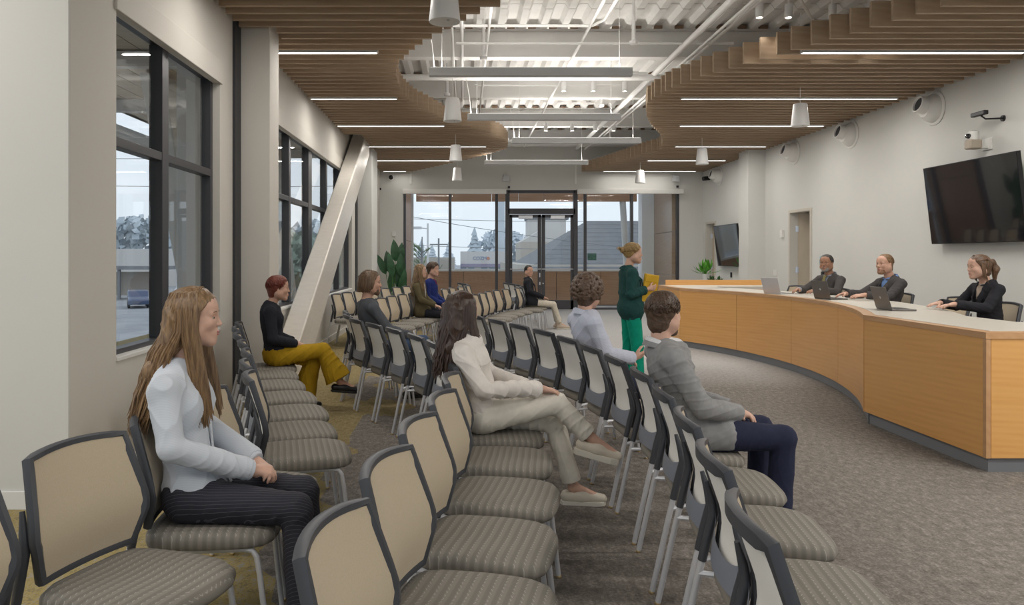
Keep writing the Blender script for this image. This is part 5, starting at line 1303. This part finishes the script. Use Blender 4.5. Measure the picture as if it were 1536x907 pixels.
# 10 woman by the doors
person('dark-haired woman with a bun in black jacket and cream trousers by the glass doors', 'D6',
    J=seated(male=False, H=(-.10, 0, 1.215), N=(-.115, 0, 1.055), S=(.155, 1.0), yaw=rad(-58), hipL=(-.04, .09, .555), hipR=(-.04, -.09, .555), kL=(.42, .11, .515), kR=(.42, -.09, .515), aL=(.50, .11, .10), aR=(.56, -.09, .10), WR=(.22, -.06, .66)), skin='fair', vox=.008,
    top=dict(m=cloth('jacket_black', (.02, .021, .027)), inf=.022, hem=.49, amp=.002, skirt=.2, seed=9, vlow=.72, under=dict(m=cloth('blouse_ivory', (.60, .54, .44)), collar=0)),
    bottom=dict(m=cloth('trousers_cream', (.60, .55, .46)), end=.9), shoes=dict(m=mat('boot_beige', (.52, .43, .34), .6), high=True, sm=RUB), hair=dict(style='bun', m=HBK, t=.010, n=60, bun=(-.12, 0, .01)))
# 11-13 behind the dais
person('woman with a brown ponytail in black jacket typing behind the desk', 'S0',
    J=seated(male=False, P=(-.06, 0, .575), C=(-.06, 0, .93), W=(-.08, 0, .74), N=(-.04, 0, 1.085), sx=-.05, S=(.165, 1.03), H=(.03, 0, 1.235), yaw=rad(-4), pitch=rad(2), EL=(.10, .22, .84), ER=(.10, -.22, .84), WL=(.35, .12, .875), WR=(.35, -.10, .875), dirL=(1, -.1, -.12), dirR=(1, .1, -.12), nL=(-.1, 0, -1), nR=(-.1, 0, -1), curlL=.25, curlR=.25), skin='light', vox=.006,
    top=dict(m=cloth('jacket_black_b', (.022, .022, .027)), inf=.018, hem=.50, amp=.005, seed=2, vlow=.80, vw=.05, under=dict(m=cloth('blouse_beige', (.52, .42, .34)), collar=0)),
    bottom=dict(m=cloth('trousers_black_b', (.02, .02, .025))), shoes=dict(m=SHB), hair=dict(style='pony', m=hair_mat('hair_warm_brown', (.055, .028, .015), (.20, .11, .058)), t=.012, seed=3))
person('fair man with receding hair in dark suit and open blue collar behind the desk', 'S1',
    J=seated(C=(-.10, 0, .93), N=(-.08, 0, 1.085), sx=-.09, S=(.185, 1.02), H=(-.01, 0, 1.245), yaw=rad(14), EL=(.12, .27, .86), ER=(.12, -.27, .86), WL=(.36, .16, .875), WR=(.40, -.16, .875), dirL=(.9, -.3, -.1), dirR=(1, .1, -.1), curlL=.3, curlR=.4), skin='fair', vox=.006,
    top=dict(m=cloth('suit_charcoal', (.065, .06, .06)), inf=.020, hem=.5, amp=.005, seed=3, vlow=.80, vw=.066, under=dict(m=cloth('shirt_blue', (.20, .34, .66)), collar=.012)),
    bottom=dict(m=cloth('trousers_black_c', (.02, .02, .025))), shoes=dict(m=SHB), hair=dict(style='short', m=HG, t=.006, n=160, seed=3, line=-.022, beard=True, bm=hair_mat('beard_ginger', (.22, .11, .06), (.36, .20, .12), (60, 60, 60))))
def tie(body, A, T, R, s, g):
    n = A['N']; MB().prism([Vector(n+V3(.070, -.028, -.01)), Vector(n+V3(.070, .028, -.01)), Vector(n+V3(.095, .016, -.05)), Vector(n+V3(.115, .028, -.12)), Vector(n+V3(.115, -.028, -.12)), Vector(n+V3(.095, -.016, -.05))], (.012, 0, .004)).build('tie', mat('tie_olive', (.20, .17, .05), .6), body, bevel=.003)
    for w, e in ((A['WL'], A['EL']), (A['WR'], A['ER'])):
        d = unit(e-w); skin_obj('cuff', surf([rc(w+d*.025, w+d*.065, .037, .040, .01)], .005), M['cuff'], body)
M['cuff'] = cloth('cuff_grey', (.34, .35, .38))
person('greying man with moustache in dark cardigan and tie behind the desk', 'S2',
    J=seated(C=(-.10, 0, .93), N=(-.08, 0, 1.085), sx=-.09, S=(.185, 1.02), H=(-.02, 0, 1.245), yaw=rad(24), EL=(.10, .30, .85), ER=(.10, -.30, .85), WL=(.32, .20, .875), WR=(.36, -.14, .875), dirL=(.8, -.5, -.1), dirR=(.9, .35, -.1), curlL=.3, curlR=.3), skin='tan', vox=.006,
    top=dict(m=cloth('cardigan_charcoal', (.075, .068, .066)), inf=.018, hem=.5, amp=.005, seed=6, sleeve=.80, name='cardigan', vlow=.93, vw=.05, under=dict(m=cloth('shirt_grey_blue', (.25, .27, .32)), collar=.012), lapel=False),
    bottom=dict(m=cloth('trousers_black_d', (.02, .02, .025))), shoes=dict(m=SHB), hair=dict(style='short', m=HGY, t=.008, n=160, seed=5, beard=True, bm=GREYB, line=-.004), extras=tie)

# ------------------------------------------------------------------ outdoors: terrace beyond the storefront
GZ = -3.2
M['panel'] = wood('terrace_wood_panel', (.36, .20, .115), (.43, .25, .15), (.50, .31, .20), (1, 1, 9), .5)
M['conc'] = mat('terrace_concrete', (.55, .55, .54), .8, var=.05)
M['asphalt'] = mat('asphalt', (.36, .365, .375), .9, var=.12, vscale=.4)
M['roofs'] = mat('grey_shingles', (.20, .205, .215), .9, var=.12, vscale=1.2, stretch=(1, 1, 14))
M['fac'] = mat('pale_facade', (.62, .60, .57), .8)
M['facd'] = mat('beige_facade', (.50, .46, .40), .8)
M['hazetree'] = mat('haze_tinted_foliage', (.47, .53, .57), .9, var=.10, vscale=.3)  # distance haze is mixed into the foliage colour itself
M['hazetree2'] = mat('haze_tinted_far_foliage', (.60, .66, .71), .9, var=.05, vscale=.3)  # paler still, more haze painted in for the farthest things
M['tree'] = mat('grey_green_foliage', (.22, .28, .22), .9, var=.25, vscale=.6)
M['whitep'] = mat('white_paint', (.75, .75, .75), .6)
M['canopy'] = mat('canopy_boards', (.66, .58, .48), .7, var=.1, vscale=2, stretch=(1, 10, 1))
M['canopyd'] = mat('canopy_steel', (.22, .225, .235), .6)
M['canopyl'] = mat('pale_canopy_steel', (.66, .66, .65), .6)
YT = 23.7
struct('floor_terrace', MB().box(-2.2, YB+.15, -.3, 6.6, YT+.12, -.02), M['conc'])
par = thing('terrace_parapet', 'wood panelled terrace parapet with white cap outside the storefront', 'parapet', (0, YT, 0))
xs = [-1.5, -1.30, .0, 1.45, 2.95, 4.35, 5.35]
for a, b in zip(xs[:-1], xs[1:]): MB().box(a+.008, -.05, 0, b-.008, .05, 1.06).build('panel', M['panel'], par, bevel=.003)
MB().box(-1.5, -.08, 1.06, 5.4, .10, 1.13).build('cap', M['whitep'], par, bevel=.004)
MB().box(-1.5, .05, -4, 5.4, .09, 1.05).build('outer_face', M['fac'], par)
so = thing('terrace_soffit', 'wood fascia beam across the terrace opening', 'fascia', (0, YT, 3.27))
xs = [-1.5, -.4, .9, 1.75, 2.55, 4.2, 5.5]
for a, b in zip(xs[:-1], xs[1:]): MB().box(a+.006, -.06, 0, b-.006, .06, .75).build('panel', M['panel'], so, bevel=.003)
sl = thing('terrace_side_wall', 'wood panelled side wall at the left end of the terrace', 'wall panel', (-1.65, 22.5, 0))
for z0, z1 in ((0, 2.0), (2.0, 4.0)): MB().box(-.12, -.98, z0+.006, -.05 if False else .0, 1.17, z1-.006).build('panel', M['panel'], sl, bevel=.003)
MB().box(-.12, 1.18, 0, .07, 1.24, 4).build('corner_strip', M['whitep'], sl)
sr = thing('terrace_side_wall', 'tan panelled side wall at the right end of the terrace', 'wall panel', (6.0, 22.5, 0))
M['tanpanel'] = wood('tan_panel', (.33, .225, .15), (.37, .255, .175), (.41, .29, .20), (1, 1, 7), .35, .3)
for z0, z1 in ((0, 1.0), (1.0, 2.24), (2.24, 4.0)): MB().box(.0, -1.0, z0+.006, .12, 1.0, z1-.006).build('panel', M['tanpanel'], sr, bevel=.003)
MB().box(-.38, 1.0, 0, .12, 1.5, 4).build('pale_pillar', M['whitep'], sr, bevel=.01)
tag(MB().tube([(5.20, YT+.05, 1.1), (5.06, YT+.05, 3.4)], .10, 14).build('steel_strut', M['canopyl'], smooth=True), 'leaning pale steel strut outside the right storefront pane', 'strut')

# ground and far surroundings
struct('ground', MB().box(-160, -60, GZ-.5, 220, 420, GZ), M['asphalt'])
def block(name, label, x0, y0, z0, x1, y1, z1, m, cat='building'):
    t = thing(name, label, cat, ((x0+x1)/2, (y0+y1)/2, z0)); w, d, h = (x1-x0)/2, (y1-y0)/2, z1-z0
    MB().box(-w, -d, 0, w, d, h).build('walls', m, t); return t, w, d, h
# grey roofed building beyond the terrace
t = thing('roofed_building', 'large building with a wide grey shingled roof beyond the terrace', 'building', (12, 75, GZ))
MB().box(-7, -6, 0, 14, 26, 4.0).build('walls', M['facd'], t)
nrow = 12
for i in range(nrow):
    s0, s1 = i/nrow, (i+1)/nrow
    def q(s): return (-6.5+7.2*s, -7.0+9*s, 3.2+5.2*s)
    a, b = q(s0), q(s1)
    MB().hexa([(a[0], a[1], a[2]), (16, a[1], a[2]), (16, b[1], b[2]), (b[0], b[1], b[2]), (a[0], a[1], a[2]+.05), (16, a[1], a[2]+.05), (16, b[1], b[2]+.02), (b[0], b[1], b[2]+.02)]).build('shingle_course', M['roofs'], t)
MB().prism([(-6.5, -7, 3.2), (.7, 2, 8.4), (-6.5, 26, 3.2)], (0, 0, -.3)).build('roof_end', M['roofs'], t)
t, w, d, h = block('gabled_house', 'pale gabled house left of the grey roof', 8.0, 104, GZ, 15.5, 114, 3.6, M['facd'])
MB().prism([(-w, -d, h), (w, -d, h), (w, -d, h+.9), (-w*.1, -d, h+2.0)], (0, 2*d, 0)).build('gable', M['fac'], t)
MB().prism([(w-.9, -d-.1, h-3.0), (w, -d-.1, h-3.0), (w-.2, -d-.1, h+1.0), (w-1.0, -d-.1, h+1.6)], (0, .2, 0)).build('white_bargeboard', M['whitep'], t)
MB().box(-w*.6, d-4, h, w*.9, d, h+3.4).build('upper_storey', M['fac'], t); MB().box(-w*.65, d-4.2, h+3.4, w, d, h+3.9).build('flat_roof', M['roofs'], t)
# shops with a sign
t, w, d, h = block('shop_building', 'low white shop block with a dark sign band in the far street', -.6, 150, GZ, 9.0, 162, 2.6, M['fac'])
MB().box(-w, -d-.5, h-3.1, w, -d, h-2.5).build('awning', mat('mauve_awning', (.30, .27, .36), .8), t)
M['shopglass'] = mat('shop_glass', (.30, .36, .42), .3)
for x in (-4.2, -2.6, .0, 1.6, 3.4): MB().box(x-.6, -d-.05, .6, x+.6, -d, h-3.2).build('window', M['shopglass'], t)
def text(name, body, loc, size, m, parent, rot=(PI/2, 0, 0), depth=.02):
    c = bpy.data.curves.new(name, 'FONT'); c.body = body; c.size = size; c.extrude = depth; c.align_x = 'CENTER'; c.align_y = 'CENTER'
    o = bpy.data.objects.new(name, c); COL.objects.link(o)
    dg = bpy.context.evaluated_depsgraph_get(); me = bpy.data.meshes.new_from_object(o.evaluated_get(dg)); bpy.data.objects.remove(o)
    r = link(name, me, m, parent); r.location = loc; r.rotation_euler = rot; return r
text('lettering', 'COZM', (-.9, -d-.08, h-1.4), .95, mat('sign_blue', (.20, .27, .42), .6), t)
MB().lathe([(0, 0), (.34, 0), (.34, .06), (0, .06)], 10, (.78, -d-.02, h-1.4), Matrix.Rotation(PI/2, 3, 'X')).build('emblem', mat('sign_orange', (.55, .25, .17), .6), t)
block('far_building', 'pale boxy building left of the white shop block', -14, 165, GZ, -2, 180, 1.4, M['facd'])
block('far_building', 'pale narrow block right of the white shop block', 13.5, 150, GZ, 18, 160, 4.2, M['fac'])
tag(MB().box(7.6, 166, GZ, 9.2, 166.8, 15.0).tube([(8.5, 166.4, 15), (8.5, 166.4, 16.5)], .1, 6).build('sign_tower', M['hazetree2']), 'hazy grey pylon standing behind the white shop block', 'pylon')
def conifer(x, y, h, w, label, m='hazetree', seed=0, name='conifer', cat='tree', group='far hazy trees'):
    rd = random.Random(seed); t = thing(name, label, cat, (x, y, GZ), 0, group)
    MB().tube([(0, 0, 0), (0, 0, h*.95)], [w*.08, w*.02], 6).build('trunk', M[m], t)
    mb = MB(); n = 9
    for i in range(n):
        z = h*(.12+.86*i/n); r = w*.5*(1-i/n)**.8+.05*w; k = len(mb.v); seg = 11
        for j in range(seg):
            a = 2*PI*j/seg+i; rr = r*rd.uniform(.65, 1.1); mb.v.append((rr*math.cos(a), rr*math.sin(a), z-h*.03*rd.random()))
        mb.v.append((0, 0, z+h*.2)); 
        for j in range(seg): mb.f.append((k+j, k+(j+1) % seg, k+seg))
    mb.build('foliage', M[m], t)
def broadleaf(x, y, h, w, label, m='tree', seed=0, group='trees beyond the glass', z0=None):
    rd = random.Random(seed); z0 = GZ if z0 is None else z0; t = thing('tree', label, 'tree', (x, y, z0), 0, group)
    MB().tube([(0, 0, 0), (0, 0, h*.7)], [w*.05, w*.02], 6).build('trunk', M['canopyd'], t)
    mb = MB()
    for i in range(420):
        a = rd.uniform(0, 2*PI); e = math.acos(rd.uniform(-.6, 1)); r = rd.random()**.4
        c = Vector((w*.5*r*math.sin(e)*math.cos(a), w*.5*r*math.sin(e)*math.sin(a), h*.62+h*.36*r*math.cos(e)))
        s = w*.07*rd.uniform(.6, 1.3); d1 = Vector((rd.uniform(-1, 1), rd.uniform(-1, 1), rd.uniform(-1, 1))).normalized()*s
        d2 = d1.orthogonal().normalized()*s*.8; mb.add([c-d1, c+d2, c+d1, c-d2], [(0, 1, 2, 3)])
    mb.build('foliage', M[m], t)
cf = [(-5, 250, 9, 6), (3.5, 230, 13.0, 8), (-25, 240, 9, 6), (-20, 245, 11, 6), (-14, 250, 10, 6), (-10, 240, 8, 6), (17, 240, 8, 6)]
nm = ['left of the white shops', 'peaked above the white shops', 'leftmost beyond the terrace', 'second from left beyond the terrace', 'third from left beyond the terrace', 'fourth from left beyond the terrace', 'just left of the glass doors']
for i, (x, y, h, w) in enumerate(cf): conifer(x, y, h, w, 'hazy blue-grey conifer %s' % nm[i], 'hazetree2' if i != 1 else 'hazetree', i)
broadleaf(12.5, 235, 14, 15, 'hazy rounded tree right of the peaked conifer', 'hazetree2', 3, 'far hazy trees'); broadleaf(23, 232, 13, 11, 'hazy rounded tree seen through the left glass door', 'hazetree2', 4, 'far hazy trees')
# pine boughs close to the terrace at left
t = thing('pine_tree', 'bushy light green pine rising just beyond the terrace at left', 'tree', (-1.7, 29, GZ))
M['pine'] = mat('pine_needles', (.23, .33, .16), .8, var=.4, vscale=2)
MB().tube([(0, 0, 0), (.05, 0, 3), (.1, 0, 5.5)], [.12, .08, .02], 7).build('trunk', M['canopyd'], t)
rd = random.Random(11); mb = MB(); bl = MB()
for i in range(46):
    a = rd.uniform(0, 2*PI); z = rd.uniform(2.6, 5.0); L = (5.9-z)*.42*rd.uniform(.6, 1); b = Vector((.08, 0, z)); tp = b+Vector((math.cos(a)*L, math.sin(a)*L, L*rd.uniform(.5, 1.0)))
    bl.tube([b, tp], [.02, .006], 4)
    for j in range(34):
        s = rd.uniform(.25, 1); c = b.lerp(tp, s); d = (tp-b).normalized()*rd.uniform(.08, .16)+Vector((rd.uniform(-1, 1), rd.uniform(-1, 1), rd.uniform(-.5, 1)))*.10
        sd = d.orthogonal().normalized()*.012; mb.add([c-sd, c+sd, c+d], [(0, 1, 2)])
bl.build('branches', M['canopyd'], t); o = mb.build('needles', M['pine'], t); o['kind'] = 'stuff'
# utility poles and lines
def pole(x, y, h, label):
    t = thing('utility_pole', label, 'pole', (x, y, GZ), 0, 'utility poles'); MB().tube([(0, 0, 0), (0, 0, h)], [.16, .11], 8).build('mast', M['canopyd'], t)
    MB().box(-1.2, -.06, h-.9, 1.2, .06, h-.75).build('crossarm', M['canopyd'], t)
pole(-3.3, 100, 7.2, 'dark utility pole between the pine and the white shops')
t = thing('street_lamp', 'grey cobra-head street lamp above the pine', 'lamp', (-2.0, 42, GZ)); MB().tube([(0, 0, 0), (0, 0, 6.6)], [.07, .05], 8).build('mast', M['canopyl'], t); MB().tube([(0, 0, 6.3), (-.45, 0, 6.35)], .03, 6).box(-.85, -.12, 6.28, -.35, .12, 6.42).build('lamp_head', M['canopyl'], t)
def wire(a, b, sag, label):
    a, b = Vector(a), Vector(b); n = 16; pts = []
    for i in range(n+1):
        s = i/n; p = a.lerp(b, s); p.z -= sag*4*s*(1-s); pts.append(p)
    tag(MB().tube(pts, .022, 4).build('power_line', M['canopyd']), label, 'cable', 'overhead lines')
wire((-6, 60, 5.1), (16, 60, 1.2+.8), .3, 'sloping overhead line falling from left to right beyond the storefront')
wire((-8, 70, 5.2), (20, 70, 4.9), .2, 'topmost level overhead line beyond the storefront')
wire((-8, 70, 2.75), (20, 70, 2.2), .2, 'lower level overhead line beyond the storefront')
wire((-45, 60, 9.6), (-10, 60, 9.6), .2, 'upper overhead line seen through the near left window')
wire((-45, 60, 7.6), (-10, 60, 7.2), .2, 'lower overhead line seen through the near left window')

# ------------------------------------------------------------------ outdoors: canopy and car park beyond the left windows
M['asphalt2'] = M['asphalt']
t = thing('entrance_canopy', 'board-lined steel canopy outside the left windows', 'canopy', (-4.3, 10, 3.95))
for i in range(11):
    x0 = 1.62-i*.28
    MB().box(x0-.265, -5.2, 0, x0, 7, .04).build('board', M['canopy'], t)
MB().box(-1.45, -5.2, .04, 1.66, 7, .22).build('roof', M['canopyl'], t)
for yy in (-3.9, -1.2, 1.5, 4.2, 6.86): MB().box(-1.35, yy-.06, -.20, 1.62, yy+.06, -.02).build('joist', M['canopyl'], t)
MB().box(-2.5, -5.2, -.34, -2.3, 7, .10).build('girder', M['canopyl'], t); MB().box(-1.47, -5.2, .0, -1.36, 7, .16).build('edge_beam', M['canopyl'], t)
for i, yy in enumerate((10.55, 16.2)):
    m = MB(); m.prism([(-4.2, yy+2.5, GZ), (-4.2, yy+3.12, GZ), (-4.2, yy-.27, 3.9), (-4.2, yy-.89, 3.9)], (.30, 0, 0))
    tag(m.build('canopy_strut', M['canopyl'], bevel=.02), '%s slanted pale strut holding the outdoor canopy' % ('nearer' if i == 0 else 'farther'), 'strut')
tag(MB().box(-3.35, 8.72, GZ, -2.66, 8.95, 4.0).build('facade_fin', M['whitep'], bevel=.01), 'pale upright facade fin just outside the near left window', 'fin')
def car(x, y, rz, label, m):
    t = thing('car', label, 'car', (x, y, GZ), rz)
    b = MB(); prof = [(-2.2, .35), (-2.25, .75), (-1.9, .98), (-1.3, 1.02), (-.75, 1.58), (1.55, 1.62), (2.15, 1.05), (2.25, .6), (2.2, .35)]
    b.prism([(x_, -.88, z_) for x_, z_ in prof], (0, 1.76, 0)); b.build('body', m, t, bevel=.08, smooth=40)
    for s in (-1, 1): MB().prism([(-.98, s*.885, 1.06), (-.66, s*.885, 1.48), (1.45, s*.885, 1.52), (1.85, s*.885, 1.08)], (0, s*.01, 0)).build('side_window', M['shopglass'], t)
    MB().prism([(1.72, -.7, 1.53), (1.72, .7, 1.53), (2.13, .75, 1.1), (2.13, -.75, 1.1)], (.06, 0, .03)).build('rear_window', M['screen'], t)
    for xx in (-1.4, 1.35):
        for s in (-1, 1): MB().lathe([(0, -.11), (.30, -.11), (.34, -.06), (.34, .06), (.30, .11), (0, .11)], 18, (xx, s*.8, .34), Matrix.Rotation(PI/2, 3, 'X')).build('wheel', M['black'], t, smooth=40)
    for s in (-1, 1): MB().box(2.18, s*.72-.12, .78, 2.27, s*.72+.12, 1.0).build('tail_lamp', mat('tail_red', (.35, .03, .03), .4), t)
car(-30.5, 70, rad(115), 'dark blue estate car parked outside the near left window', mat('car_blue', (.06, .09, .17), .35, coat=.6))
car(-33.5, 90, rad(100), 'pale car farther off in the car park', mat('car_pale', (.55, .56, .58), .35, coat=.6))
t = thing('bus_shelter', 'long flat-roofed shelter across the car park', 'shelter', (-42, 84, GZ))
MB().box(-9, -2, 3.3, 9, 2, 3.7).build('roof', M['canopyd'], t)
for x in (-8, -4, 0, 4, 8): MB().box(x-.14, -1.7, 0, x+.14, -1.42, 3.3).build('post', M['canopyd'], t)
MB().box(-8, 1.6, .3, 8, 1.75, 3.0).build('back_wall', M['facd'], t)
block('far_store', 'long pale store building behind the shelter', -80, 120, GZ, -22, 130, 2.8, M['fac'])
for i in range(5):
    tag(MB().box(-31-i*2.9, 50, GZ+.005, -30.85-i*2.9, 56, GZ+.02).build('parking_line', M['whitep']), 'white parking line, %s from the right in the car park' % ORD[i], 'marking', 'parking lines')
tag(MB().box(-24, 36, GZ, -9, 36.4, GZ+.16).box(-24, 38, GZ, -9, 38.3, GZ+.16).build('kerb', M['conc']), 'pale concrete kerb nearest the building in the car park', 'kerb')
for i, (x, y, h, w) in enumerate(((-45, 142, 15, 14), (-62, 143, 13, 12), (-36, 158, 11, 13), (-28, 142, 12, 11), (-20, 156, 10, 12), (-76, 150, 14, 13))):
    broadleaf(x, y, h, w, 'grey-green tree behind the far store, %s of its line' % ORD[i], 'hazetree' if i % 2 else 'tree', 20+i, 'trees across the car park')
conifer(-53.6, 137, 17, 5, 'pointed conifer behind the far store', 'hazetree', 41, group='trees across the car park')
for i, (x, y, h, w, l) in enumerate(((-11, 52, 6.5, 6, 'green bush seen through the second left window, nearer'), (-14, 62, 7, 7, 'green bush seen through the second left window, farther'))): broadleaf(x, y, h, w, l, 'tree', 60+i)
for i, (x0, x1, l) in enumerate(((-21, -12, 'low beige building outside the second left window'),)): block('beige_building', l, x0, 85, GZ, x1, 95, 2.4, M['facd'])
